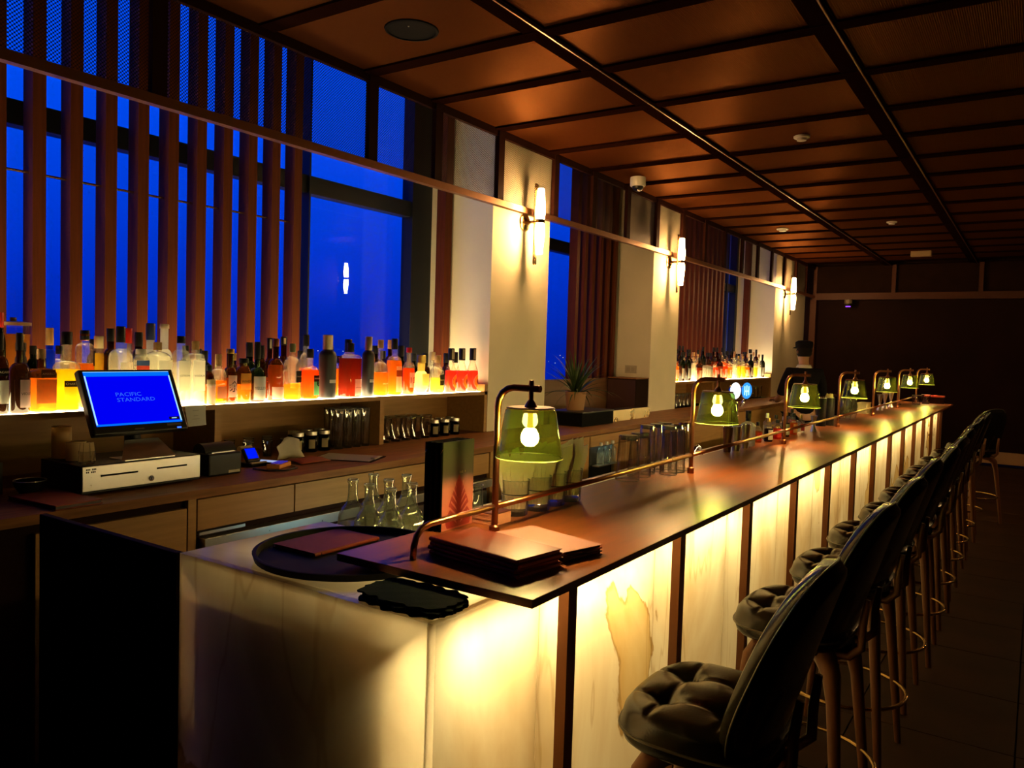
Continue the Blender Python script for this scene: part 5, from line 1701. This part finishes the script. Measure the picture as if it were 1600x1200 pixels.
obj('power_light', slab(0.150, 0.168, 0.006, 0.012, 0, 0.001), emit('power_blue', (0.02, 0.08, 1.0), 4.0), scn)
obj('stand_plate', MB().box(-0.02, 0.095, -0.10, 0.115, 0, 0.004).add([(0.088, -0.11, 0.004), (0.088, 0.125, 0.004), (0.03, 0.08, 0.075), (0.03, -0.065, 0.075)], [(0, 1, 2, 3)]), M['steel'], scn)
obj('stand_neck', MB().tube([(-0.02, 0, 0.0), (-0.025, 0, 0.11), (0.0, 0, 0.18)], [0.035, 0.03, 0.03], 12), M['black'], scn, smooth=40)
# canisters and cups left of the screen, on the drawer
for nm, lab, cat, (x, y), r, h, mt_ in (('paper_canister', 'tall beige canister on the cash drawer', 'canister', (-3.215, 1.602, ), 0.036, 0.125, 'cream'),
                                        ('paper_canister', 'short beige tub on the cash drawer beside the tall canister', 'tub', (-3.125, 1.612), 0.036, 0.072, 'cream')):
    o = thing(nm, lab, cat, (x, y, WZ + 0.113))
    obj('wall', MB().lathe([(0, 0), (r, 0), (r, h), (r - 0.003, h), (r - 0.003, 0.004), (0, 0.004)], 24), LB['cream'], o, smooth=40)
    obj('rim', MB().torus(r - 0.001, 0.0022, (0, 0, h), 24, 6), LB['cream'], o, smooth=True)
tc2 = thing('spoon_cup', 'small glass cup of paper packets before the till screen', 'cup', (-3.005, 1.592, WZ + 0.113))
obj('glass_wall', tumbler_mb(0.026, 0.030, 0.05), M['glass'], tc2, smooth=40)
for k in range(4):
    mb = MB().cbox((0.004 * (k % 2), -0.022 + 0.0135 * k, 0.045), (0.004, 0.016, 0.072), rot=Matrix.Rotation(R(-6 + 4 * k), 3, 'X'))
    obj('packet', mb, LB['cream'], tc2)
cdl = thing('folded_card', 'small pale card leaning under the shelf at the end', 'card', (-3.20, 1.32, WZ))
obj('card_face', MB().box(-0.002, 0.002, -0.06, 0.06, 0, 0.12), LB['grey'], cdl)
bwl = thing('bowl', 'dark bowl with a pale rim under the bottle shelf', 'bowl', (-3.12, 1.440, WZ))
obj('bowl_wall', MB().lathe([(0, 0), (0.03, 0), (0.052, 0.035), (0.056, 0.055), (0.053, 0.055), (0.03, 0.006), (0, 0.006)], 24), M['black'], bwl, smooth=40)
obj('rim', MB().torus(0.0545, 0.002, (0, 0, 0.055), 26, 6), M['steel'], bwl, smooth=True)
# red leather board
rb_ = thing('red_folder', 'flat red leather folder at the near end of the back counter', 'folder', (-2.925, 1.435, WZ), R(4))
obj('cover_board', MB().box(-0.150, 0.150, -0.085, 0.085, 0.013, 0.017), M['redcover'], rb_, bevel=0.001)
obj('page_block', MB().box(-0.146, 0.146, -0.082, 0.082, 0.003, 0.013), M['darkcover'], rb_)
obj('back_board', MB().box(-0.150, 0.150, -0.085, 0.085, 0.0, 0.003), M['redcover'], rb_)
# note on the shelf edge
nt_ = thing('paper_note', 'white handwritten note taped under the shelf beside the screen', 'note', (XW + 0.002, 2.233, 1.258))
mb = MB()
for k in range(7):
    t_ = k / 6
    mb.v += [(0.004 + 0.010 * t_ * t_, -0.055 + 0.012 * t_, -0.098 * t_), (0.004 + 0.014 * t_ * t_, 0.055 - 0.006 * t_, -0.094 * t_)]
for k in range(6):
    mb.f.append((2 * k, 2 * k + 2, 2 * k + 3, 2 * k + 1))
    mb.mi.append(0)
o = obj('note_sheet', mb, M['paper'], nt_)
sol = o.modifiers.new('thick', 'SOLIDIFY')
sol.thickness = 0.0006
sq_ = MB()
for (y0, z0, n_) in ((-0.02, -0.025, 4), (-0.015, -0.05, 3), (-0.022, -0.065, 5)):
    for q in range(n_):
        sq_.add([(0.014, y0 + q * 0.008, z0), (0.014, y0 + q * 0.008 + 0.005, z0 + 0.002), (0.014, y0 + q * 0.008 + 0.005, z0 + 0.0035), (0.014, y0 + q * 0.008, z0 + 0.0015)], [(0, 1, 2, 3)])
obj('scribble', sq_, LB['dark'], nt_)['kind'] = 'stuff'
# receipt printer
pr_ = thing('receipt_printer', 'black receipt printer between the till and the card terminal', 'printer', (-3.05, 2.20, WZ))
obj('printer_body', MB().box(-0.09, 0.06, -0.085, 0.085, 0, 0.10), M['black'], pr_, bevel=0.008)
obj('printer_lid', MB().tube([(-0.02, -0.08, 0.092), (-0.02, 0.08, 0.092)], 0.048, 18), M['black'], pr_, smooth=40)
obj('paper_slot', MB().box(0.03, 0.045, -0.06, 0.06, 0.1001, 0.104), M['steel'], pr_)
obj('front_label', MB().box(0.0605, 0.0612, 0.015, 0.075, 0.008, 0.020), LB['paper'], pr_)
# card terminals
tm = thing('card_terminal', 'small card terminal with a lit blue screen', 'card terminal', (-3.135, 2.455, WZ))
obj('cradle', MB().box(-0.045, 0.055, -0.045, 0.045, 0, 0.016), M['black'], tm, bevel=0.003)
obj('tilted_body', MB().cbox((-0.01, 0, 0.047), (0.020, 0.072, 0.075), rot=Matrix.Rotation(R(-35), 3, 'Y')), M['black'], tm, bevel=0.003)
Rm = Matrix.Rotation(R(-35), 3, 'Y')
dsm = MB()
dsm.add([Rm @ Vector((0.0106, y, z)) + Vector((-0.01, 0, 0.047)) for y, z in ((-0.030, -0.022), (0.030, -0.022), (0.030, 0.034), (-0.030, 0.034))], [(0, 1, 2, 3)])
obj('display', dsm, emit('terminal_blue', (0.0, 0.01, 0.90), 1.1), tm)
obj('paper_roll', MB().tube([(-0.055, -0.034, 0.075), (-0.055, 0.034, 0.075)], 0.015, 14), LB['cream'], tm, smooth=40)
obj('front_sill', MB().box(0.042, 0.0552, -0.044, 0.044, 0.0162, 0.022), LB['cream'], tm)
ph = thing('phone', 'phone with a glowing white screen beside the card terminal', 'phone', (-3.150, 2.565, WZ), R(20))
obj('phone_body', MB().box(-0.065, 0.065, -0.033, 0.033, 0, 0.008), M['black'], ph, bevel=0.002)
obj('phone_display', MB().box(-0.058, 0.058, -0.030, 0.030, 0.008, 0.0084), emit('phone_white', (0.45, 0.55, 0.9), 0.8), ph)
og = thing('keypad_terminal', 'orange handheld keypad lying before the blue screened terminal', 'card terminal', (-3.000, 2.505, WZ), R(-62))
obj('keypad_body', MB().box(-0.07, 0.07, -0.034, 0.034, 0, 0.022), pbr('orange_plastic', (0.55, 0.20, 0.05), 0.45), og, bevel=0.005)
kz = MB()
for i in range(4):
    for j in range(3):
        kz.cbox((-0.045 + 0.024 * i, -0.018 + 0.018 * j, 0.0235), (0.016, 0.012, 0.003))
obj('key', kz, emit('lit_keys', (0.08, 0.05, 0.6), 0.5), og)['kind'] = 'stuff'
cbk = thing('card_cable', 'black cable curled before the terminals', 'cable', (-2.93, 2.40, WZ))
obj('cable_cord', MB().tube([(-0.10, -0.02, 0.004), (0.0, -0.01, 0.004), (0.04, 0.05, 0.004), (0.02, 0.14, 0.004), (-0.05, 0.17, 0.004)], 0.004, 8), M['black'], cbk, smooth=True)
# crumpled receipts, clipboard
for k, (lab, c, sx, sy, tz) in enumerate((('crumpled white receipt standing against the glasses', (-3.16, 2.715), 0.055, 0.075, 0.085), ('dark bill folder holding the crumpled receipt', (-3.05, 2.720), 0.075, 0.095, 0.02))):
    mb = MB()
    n = 7
    for i in range(n + 1):
        for j in range(n + 1):
            u, v = 2 * i / n - 1, 2 * j / n - 1
            if k == 0:
                mb.v.append((-0.03 + 0.035 * v * v - 0.03 * (i / n) + 0.008 * math.sin(5 * v + 3 * u), sy * v * (1 - 0.1 * u), tz * (i / n) * (1 + 0.25 * math.sin(2.2 * v + 0.5)) + 0.003))
            else:
                mb.v.append((sx * u, sy * v, 0.004 + tz * (0.5 + 0.5 * math.cos(2.5 * u)) * (1 - 0.4 * v * v)))
    for i in range(n):
        for j in range(n):
            a = i * (n + 1) + j
            mb.f.append((a, a + 1, a + n + 2, a + n + 1))
            mb.mi.append(0)
    o = obj('receipt' if k == 0 else 'bill_folder', mb, M['paper'] if k == 0 else M['redcover'], None, loc=(c[0], c[1], WZ), smooth=True)
    sol = o.modifiers.new('thick', 'SOLIDIFY')
    sol.thickness = 0.0012
    sol.offset = 1
    tag(o, lab, 'receipt' if k == 0 else 'folder')
cb = thing('clipboard', 'brown clipboard with a blank white sheet on the back counter', 'clipboard', (-2.995, 2.960, WZ), R(24))
obj('board', MB().box(-0.165, 0.165, -0.115, 0.115, 0, 0.004), M['dark'], cb)
obj('sheet', MB().box(-0.155, 0.150, -0.105, 0.105, 0.004, 0.0055), M['paper'], cb)
obj('clip', MB().box(0.135, 0.158, -0.04, 0.04, 0.0056, 0.014), M['steel'], cb)

# ------------------------------------------------------------------ glassware under the bottle shelf
ORD2 = ORD + ['thirteenth', 'fourteenth', 'fifteenth', 'sixteenth']


def glass_row(name, proto_args, spots, lab, group, cat='glass'):
    first = None
    for k, (x, y) in enumerate(spots):
        l_ = lab % ORD2[k]
        if first is None:
            first = simple_glass(name, l_, (x, y, WZ), *proto_args, cat=cat, group=group, seg=14, base=0.010)
        else:
            dup(first, (x, y, WZ), None, l_)


glass_row('shot_glass', (0.022, 0.028, 0.082), [(-3.34 - 0.075 * (k % 3), 2.470 + 0.040 * k + 0.02 * (k % 3)) for k in range(10)], 'small shot glass, %s along the shelf from the till', 'shot glasses under the shelf')
glass_row('champagne_flute', (0.025, 0.029, 0.225), [(-3.300 - 0.068 * (k % 3), 3.180 + 0.0235 * k) for k in range(12)], 'tall narrow glass, %s in the cluster left by the shelf divider', 'tall narrow glasses under the shelf')
glass_row('wine_tumbler', (0.030, 0.040, 0.150), [(-3.320 - 0.088 * (k % 2), 3.585 + 0.048 * k) for k in range(9)], 'rounded wine tumbler, %s from the shelf divider', 'wine tumblers under the shelf')


def jar(label, x, y, group):
    t = thing('lidded_jar', label, 'jar', (x, y, WZ), 0, group)
    obj('jar_wall', MB().lathe([(0, 0), (0.030, 0), (0.033, 0.004), (0.033, 0.082), (0.028, 0.092), (0, 0.092)], 16), LQ['dark'], t, smooth=40)
    obj('lid', MB().lathe([(0, 0.092), (0.031, 0.092), (0.031, 0.112), (0, 0.113)], 16), M['steel'], t, smooth=40)
    obj('jar_label', label_patch(0.0335, 0, 0.02, 0.07, -65, -5, 6), LB['cream'], t)
    return t


for k in range(6):
    jar('dark jar with steel lid, %s past the shot glasses' % ORD[k], -3.315 - 0.09 * (k % 2), 2.895 + 0.047 * k, 'jars beside the shot glasses')
for k in range(6):
    jar('dark jar with steel lid, %s from the wine tumblers, by the pillar' % ORD[k], -3.320 - 0.09 * (k % 2), 4.060 + 0.055 * k, 'jars beside the wine tumblers')
glass_row('far_tumbler', (0.030, 0.036, 0.14), [(-3.33 - 0.08 * (k % 2), 8.20 + 0.06 * k) for k in range(12)], 'small far tumbler, %s from the middle pillar under the shelf', 'far tumblers under the shelf')
glass_row('far_wine_glass', (0.030, 0.038, 0.17), [(-3.33 - 0.09 * (k % 2), 10.62 + 0.08 * k) for k in range(11)], 'far wine glass, %s along the last bay under the shelf', 'far wine glasses under the shelf')

# ------------------------------------------------------------------ plant corner in the second bay
M['brownpanel'] = pbr('brown_panel', (0.16, 0.07, 0.028), 0.5, var=0.15, scale=4, stretch=(6, 1, 6))
pb = obj('wall_panel', MB().box(-3.618, -3.595, 5.372, 7.398, WZ, 1.30), M['brownpanel'])
tag(pb, 'brown timber panel below the window behind the plant', 'panel')
dc = thing('dark_cabinet', 'dark wooden box cabinet against the middle pillar', 'cabinet', (-3.43, 7.245, WZ))
obj('cabinet_body', MB().box(-0.155, 0.155, -0.15, 0.15, 0, 0.335), M['dark'], dc, bevel=0.002)
obj('cabinet_door', MB().box(-0.15, 0.15, -0.153, -0.150, 0.01, 0.325), pbr('cabinet_front', (0.05, 0.016, 0.01), 0.5), dc)
obj('cabinet_top', MB().box(-0.158, 0.158, -0.155, 0.152, 0.335, 0.345), M['wood'], dc)
pt = thing('planter_trough', 'black low trough on the back counter carrying the plant', 'planter', (-3.10, 5.80, WZ))
obj('trough_wall', MB().box(-0.16, 0.14, -0.36, 0.19, 0, 0.105), M['blackmat'], pt, bevel=0.002)
obj('trough_lip', MB().box(-0.165, 0.145, -0.365, 0.195, 0.105, 0.115), M['black'], pt)
br_ = thing('brass_box', 'low box with a polished brass front beside the plant', 'box', (-3.10, 6.42, WZ))
obj('box_body', MB().box(-0.10, 0.095, -0.40, 0.40, 0, 0.085), M['dark'], br_)
obj('brass_front', MB().box(0.095, 0.100, -0.40, 0.40, 0, 0.095), pbr('polished_brass', (0.80, 0.66, 0.36), 0.28, 1.0, rvar=0.08, scale=6), br_)
pl = thing('potted_plant', 'spiky green potted plant in a tan pot by the window', 'plant', (-3.13, 5.63, WZ + 0.1155))
obj('pot', MB().lathe([(0, 0), (0.070, 0), (0.088, 0.150), (0.080, 0.150), (0.078, 0.13), (0, 0.13)], 26), pbr('tan_pot', (0.40, 0.19, 0.075), 0.6), pl, smooth=40)
obj('soil', MB().lathe([(0, 0.1305), (0.077, 0.1305), (0, 0.138)], 20), M['blackmat'], pl)
M['leaf'] = pbr('leaf_green', (0.040, 0.070, 0.018), 0.55, spec=0.15, var=0.3, scale=20)
rl_ = random.Random(21)
for k in range(64):
    az = 2 * PI * k * 0.381966 + rl_.uniform(-0.2, 0.2)
    el_ = R(rl_.uniform(5, 88))
    L = rl_.uniform(0.26, 0.42)
    wd = rl_.uniform(0.007, 0.011)
    droop = rl_.uniform(0.4, 1.5) * (1.1 - el_ / (PI / 2) * 0.5)
    mb = MB()
    pos, ang = Vector((0.02 * math.cos(az), 0.02 * math.sin(az), 0.13)), el_
    n = 7
    side_ = Vector((-math.sin(az), math.cos(az), 0))
    for q in range(n + 1):
        t_ = q / n
        w_ = wd * (0.7 + 0.6 * math.sin(PI * min(1, t_ * 1.1))) * (1 - t_ ** 3)
        nrm = Vector((-math.sin(ang) * math.cos(az), -math.sin(ang) * math.sin(az), math.cos(ang)))
        for s in (-1, 0, 1):
            p = pos + side_ * (s * w_) + nrm * (0.25 * w_ * abs(s))
            mb.v.append(tuple(p))
        pos = pos + Vector((math.cos(ang) * math.cos(az), math.cos(ang) * math.sin(az), math.sin(ang))) * (L / n)
        ang -= droop / n
    if min(v[2] for v in mb.v) < 0.004 or min(v[0] for v in mb.v) < -0.40 or min(v[1] for v in mb.v) < -0.235 or max(v[1] for v in mb.v) > 0.5:
        mb.v = [(x * 0.62, y * 0.62, max(z, 0.004)) for x, y, z in mb.v]
    for q in range(n):
        a = q * 3
        mb.f += [(a, a + 1, a + 4, a + 3), (a + 1, a + 2, a + 5, a + 4)]
        mb.mi += [0, 0]
    obj('leaf', mb, M['leaf'], pl, smooth=True)
sw = thing('switch_plate', 'beige wall socket plate on the side of the middle pillar', 'socket', (-3.475, 7.398, 1.39))
obj('plate', MB().box(-0.065, 0.065, -0.008, 0, -0.04, 0.04), pbr('beige_plastic', (0.52, 0.44, 0.32), 0.5), sw, bevel=0.002)
obj('rocker', MB().box(-0.045, -0.005, -0.011, -0.008, -0.022, 0.022), pbr('beige_rocker', (0.46, 0.38, 0.27), 0.5), sw)
obj('rocker', MB().box(0.005, 0.045, -0.011, -0.008, -0.022, 0.022), pbr('beige_rocker2', (0.46, 0.38, 0.27), 0.5), sw)

# ------------------------------------------------------------------ fridge bay bottles
for k in range(3):
    make_bottle('chilled bottle in the lit bay under the counter, %s from the napkin tumblers' % ORD[k], 5.36 + 0.10 * k, -2.745, 0.030, 0.10, 0.13, 0.15, 0.17, 0.011, 'round', 'clear', 'water', 0.09, 'white', [], z=0.70, group='chilled bottles in the lit bay', seg=14)
shf = obj('bay_shelf', MB().box(-2.7765, -2.72, 5.29, 5.62, 0.690, 0.6995), M['steel'])
tag(shf, 'thin steel shelf in the lit bay under the back counter', 'shelf')

# ------------------------------------------------------------------ ceiling fittings
spk = thing('ceiling_speaker', 'round black speaker recessed in the ceiling', 'speaker', (-2.633, 2.965, ZC - 0.0005))
obj('speaker_ring', MB().lathe([(0.118, -0.008), (0.130, -0.006), (0.133, 0.0), (0.110, 0.0)], 40), M['blackmat'], spk, smooth=40)
obj('speaker_cone', MB().lathe([(0, -0.001), (0.118, -0.003)], 40), M['blackmat'], spk)
obj('speaker_light', MB().lathe([(0, -0.006), (0.004, -0.004), (0.004, -0.002)], 10, (0.02, -0.045, 0)), LB['paper'], spk)
dom = thing('dome_camera', 'white dome security camera under the ceiling', 'camera', (-3.026, 6.44, ZC - 0.0005))
obj('camera_base', MB().lathe([(0, 0), (0.066, 0), (0.068, -0.012), (0.068, -0.072), (0.062, -0.080), (0, -0.080)], 30), pbr('camera_white', (0.75, 0.70, 0.60), 0.4), dom, smooth=40)
obj('camera_dome', MB().lathe([(0.050, -0.080), (0.048, -0.095), (0.038, -0.112), (0.020, -0.122), (0, -0.125)], 24), M['black'], dom, smooth=True)
obj('camera_lens', MB().lathe([(0, 0.0), (0.012, 0.002), (0.014, 0.012), (0, 0.014)], 14, (0.020, -0.030, -0.125)), M['chrome'], dom, smooth=True)
for lab, x, y, r in (('small round ceiling sensor above the second stool group', -1.457, 5.736, 0.055), ('pale smoke detector beside the far pillar row', -2.656, 9.767, 0.07), ('small pale ceiling sensor over the far lamps', -1.446, 9.71, 0.055)):
    d = thing('smoke_detector', lab, 'smoke detector', (x, y, ZC - 0.0005))
    obj('detector_base', MB().lathe([(0, 0), (r, 0), (r, -0.010), (r * 0.9, -0.014), (0, -0.014)], 24), pbr('detector_white', (0.60, 0.52, 0.40), 0.5), d, smooth=40)
    obj('detector_cap', MB().lathe([(r * 0.62, -0.014), (r * 0.58, -0.030), (0, -0.034)], 24), pbr('detector_cap_white', (0.55, 0.47, 0.36), 0.5), d, smooth=40)
ex = thing('vent_box', 'pale rectangular fitting on the ceiling near the far wall', 'ceiling fitting', (-1.457, 12.47, ZC - 0.0005))  # ceiling vent box, gives no light
obj('fitting_body', MB().box(-0.13, 0.13, -0.05, 0.05, -0.075, 0), pbr('fitting_tan', (0.36, 0.22, 0.10), 0.5), ex, bevel=0.004)
obj('fitting_face', MB().box(-0.12, 0.12, -0.053, -0.050, -0.068, -0.008), pbr('fitting_face', (0.42, 0.27, 0.12), 0.5), ex)
fc = thing('wall_camera', 'small dome camera with a violet glow under the far header', 'camera', (-2.68, YE - 0.10, 2.545))
obj('camera_base', MB().lathe([(0, 0), (0.062, 0), (0.062, -0.07), (0, -0.07)], 20), pbr('camera_grey', (0.18, 0.14, 0.10), 0.5), fc, smooth=40)
obj('camera_dome', MB().lathe([(0.055, -0.07), (0.052, -0.10), (0.03, -0.125), (0, -0.13)], 20), M['black'], fc, smooth=True)
obj('infrared_ring', MB().torus(0.032, 0.010, (0.0, -0.015, -0.118), 20, 6), emit('infrared_violet', (0.30, 0.06, 0.85), 1.6), fc, smooth=True)

# ------------------------------------------------------------------ bartender seen from behind
PX, PY = -2.31, 9.68
pp = thing('person', 'person in dark clothes and a flat cap standing behind the bar, back turned', 'person', (PX, PY, 0), R(42))


def skin_body(name, joints, edges, mat, parent, levels=2):
    me = bpy.data.meshes.new(name)
    me.from_pydata([j[0] for j in joints], edges, [])
    o = bpy.data.objects.new(name, me)
    link(o, parent)
    md = o.modifiers.new('skin', 'SKIN')
    md.use_smooth_shade = True
    for i, j in enumerate(joints):
        sv = me.skin_vertices[0].data[i]
        sv.radius = j[1]
        sv.use_root = (i == 0)
    sd = o.modifiers.new('sub', 'SUBSURF')
    sd.levels = levels
    sd.render_levels = levels
    me.materials.append(mat)
    return o


M['skin'] = pbr('skin', (0.26, 0.12, 0.06), 0.55)
M['shirt'] = pbr('dark_shirt', (0.005, 0.004, 0.005), 0.9, spec=0.05)
M['hair'] = pbr('dark_hair', (0.006, 0.004, 0.003), 0.8, spec=0.08)
# local axes: +y is the way the figure faces, x is its right
J = [((0, 0, 0.93), (0.155, 0.105)), ((0, 0.005, 1.08), (0.140, 0.098)), ((0, 0.0, 1.24), (0.165, 0.110)), ((0, -0.01, 1.37), (0.150, 0.090)), ((0, -0.005, 1.44), (0.075, 0.065)), ((0, 0.01, 1.50), (0.055, 0.056)),
     ((0, 0.025, 1.56), (0.066, 0.080)), ((0, 0.03, 1.64), (0.076, 0.094)), ((0, 0.025, 1.70), (0.062, 0.076))]
E_ = [(0, 1), (1, 2), (2, 3), (3, 4), (4, 5), (5, 6), (6, 7), (7, 8)]
for s in (-1, 1):
    b = len(J)
    J += [((s * 0.175, -0.01, 1.385), (0.062, 0.062)), ((s * 0.235, 0.0, 1.23), (0.052, 0.052)), ((s * 0.260, 0.04, 1.09), (0.043, 0.043)), ((s * 0.225, 0.19, 1.04), (0.038, 0.036)), ((s * 0.19, 0.29, 1.05), (0.028, 0.024))]
    E_ += [(3, b), (b, b + 1), (b + 1, b + 2), (b + 2, b + 3), (b + 3, b + 4)]
    c = len(J)
    J += [((s * 0.095, 0.0, 0.84), (0.098, 0.10)), ((s * 0.10, 0.015, 0.50), (0.062, 0.066)), ((s * 0.105, -0.01, 0.10), (0.042, 0.046)), ((s * 0.108, 0.03, 0.035), (0.042, 0.035)), ((s * 0.112, 0.14, 0.028), (0.040, 0.026))]
    E_ += [(0, c), (c, c + 1), (c + 1, c + 2), (c + 2, c + 3), (c + 3, c + 4)]
body = skin_body('body', J, E_, M['skin'], pp)
# clothing: shirt, trousers, shoes as slightly larger surfaces
JS = [((0, 0, 0.82), (0.178, 0.132)), ((0, 0.005, 1.08), (0.158, 0.114)), ((0, 0.0, 1.24), (0.184, 0.128)), ((0, -0.01, 1.37), (0.168, 0.108)), ((0, -0.005, 1.43), (0.090, 0.080))]
ES = [(0, 1), (1, 2), (2, 3), (3, 4)]
for s in (-1, 1):
    b = len(JS)
    JS += [((s * 0.178, -0.01, 1.385), (0.076, 0.076)), ((s * 0.238, 0.0, 1.23), (0.066, 0.066)), ((s * 0.262, 0.04, 1.10), (0.056, 0.056))]
    ES += [(3, b), (b, b + 1), (b + 1, b + 2)]
skin_body('shirt', JS, ES, M['shirt'], pp)
JT = [((0, 0, 0.93), (0.172, 0.126))]
ET = []
for s in (-1, 1):
    c = len(JT)
    JT += [((s * 0.098, 0.0, 0.83), (0.110, 0.112)), ((s * 0.102, 0.015, 0.50), (0.076, 0.080)), ((s * 0.106, -0.005, 0.09), (0.060, 0.062))]
    ET += [(0, c), (c, c + 1), (c + 1, c + 2)]
skin_body('trousers', JT, ET, M['shirt'], pp)
for s in (-1, 1):
    skin_body('shoe', [((s * 0.108, -0.01, 0.045), (0.050, 0.044)), ((s * 0.112, 0.08, 0.038), (0.050, 0.037)), ((s * 0.116, 0.17, 0.030), (0.046, 0.029))], [(0, 1), (1, 2)], M['black'], pp)
    # hand: palm, four fingers, thumb
    hx, hy, hz = s * 0.188, 0.30, 1.05
    h = skin_body('hand', [((hx, hy, hz), (0.020, 0.016)), ((hx - s * 0.004, hy + 0.035, hz - 0.003), (0.030, 0.014)), ((hx - s * 0.006, hy + 0.065, hz - 0.006), (0.034, 0.012))], [(0, 1), (1, 2)], M['skin'], pp, 1)
    for q in range(4):
        fx = hx - s * 0.006 + (-0.027 + 0.018 * q)
        ln = (0.052, 0.066, 0.070, 0.060)[q if s < 0 else 3 - q]
        skin_body('finger', [((fx, hy + 0.060, hz - 0.006), (0.009, 0.009)), ((fx, hy + 0.072 + ln * 0.35, hz - 0.010), (0.0085, 0.0085)), ((fx, hy + 0.072 + ln * 0.65, hz - 0.024), (0.008, 0.008)), ((fx, hy + 0.070 + ln * 0.78, hz - 0.044), (0.007, 0.007))], [(0, 1), (1, 2), (2, 3)], M['skin'], h, 1)
    skin_body('thumb', [((hx - s * 0.022, hy + 0.015, hz - 0.002), (0.011, 0.011)), ((hx - s * 0.048, hy + 0.035, hz - 0.010), (0.010, 0.010)), ((hx - s * 0.056, hy + 0.062, hz - 0.018), (0.008, 0.008))], [(0, 1), (1, 2)], M['skin'], h, 1)
    skin_body('ear', [((s * 0.078, 0.012, 1.605), (0.010, 0.016)), ((s * 0.086, 0.006, 1.628), (0.010, 0.018)), ((s * 0.082, 0.008, 1.648), (0.008, 0.012))], [(0, 1), (1, 2)], M['skin'], pp, 1)
    eye = MB().lathe([(0, -0.011), (0.008, -0.008), (0.011, 0.0), (0.008, 0.008), (0, 0.011)], 12, (s * 0.032, 0.112, 1.628))
    obj('eye', eye, M['blackmat'], pp, smooth=True)
skin_body('nose', [((0, 0.116, 1.635), (0.010, 0.010)), ((0, 0.134, 1.603), (0.014, 0.013))], [(0, 1)], M['skin'], pp, 1)
skin_body('mouth', [((-0.022, 0.104, 1.572), (0.006, 0.006)), ((0, 0.111, 1.572), (0.008, 0.008)), ((0.022, 0.104, 1.572), (0.006, 0.006))], [(0, 1), (1, 2)], pbr('lips', (0.32, 0.10, 0.07), 0.5), pp, 1)
mbh = MB().lathe([(0, 0.105), (0.045, 0.095), (0.080, 0.060), (0.0925, 0.0), (0.088, -0.05), (0.070, -0.075)], 24)
hr = obj('hair', mbh, M['hair'], pp, smooth=True, loc=(0, 0.012, 1.645))
hr.scale = (0.93, 1.08, 0.95)
cp_ = MB().lathe([(0.0945, -0.012), (0.098, 0.0), (0.102, 0.040), (0.100, 0.058), (0.07, 0.074), (0, 0.080)], 28)
cap_ = obj('cap_crown', cp_, M['shirt'], pp, smooth=50, loc=(0, 0.018, 1.688))
cap_.scale = (0.96, 1.10, 1.0)
vb = MB()
for q in range(13):
    a = R(25 + 130 * q / 12)
    for rr, dz in ((0.094, 0.0), (0.150, -0.014)):
        for th in (0.0, -0.005):
            vb.v.append((rr * math.cos(a) * (1.0 if rr < 0.1 else 0.78), 0.018 + (rr + 0.008) * math.sin(a), 1.688 + dz + th))
for q in range(12):
    a = 4 * q
    vb.f += [(a, a + 2, a + 6, a + 4), (a + 1, a + 5, a + 7, a + 3), (a + 2, a + 3, a + 7, a + 6), (a, a + 4, a + 5, a + 1)]
    vb.mi += [0] * 4
obj('cap_peak', vb, M['shirt'], pp)
colr = MB()
for q in range(17):
    a = R(-250 + 320 * q / 16)
    for rr, z in ((0.076, 1.478), (0.094, 1.440)):
        colr.v.append((rr * math.cos(a), rr * 0.95 * math.sin(a), z))
for q in range(16):
    a = 2 * q
    colr.f.append((a, a + 1, a + 3, a + 2))
    colr.mi.append(0)
co = obj('collar', colr, M['paper'], pp, smooth=True)
co['label'] = 'pale shirt collar'
sol = co.modifiers.new('thick', 'SOLIDIFY')
sol.thickness = 0.004

# ------------------------------------------------------------------ city lights far beyond the window
rl2 = random.Random(5)
cl = MB()
for k in range(70):
    X = -420.0 + rl2.uniform(-30, 30)
    Y = rl2.uniform(150, 900)
    s_ = rl2.uniform(0.25, 0.6)
    cl.cbox((X, Y, rl2.uniform(-14, -4)), (s_, s_, s_))
o = obj('horizon_lights', cl, emit('city_light', (0.9, 0.8, 0.6), 1.2))
tag(o, 'tiny scattered city lights far below the windows', 'city lights', kind='stuff')
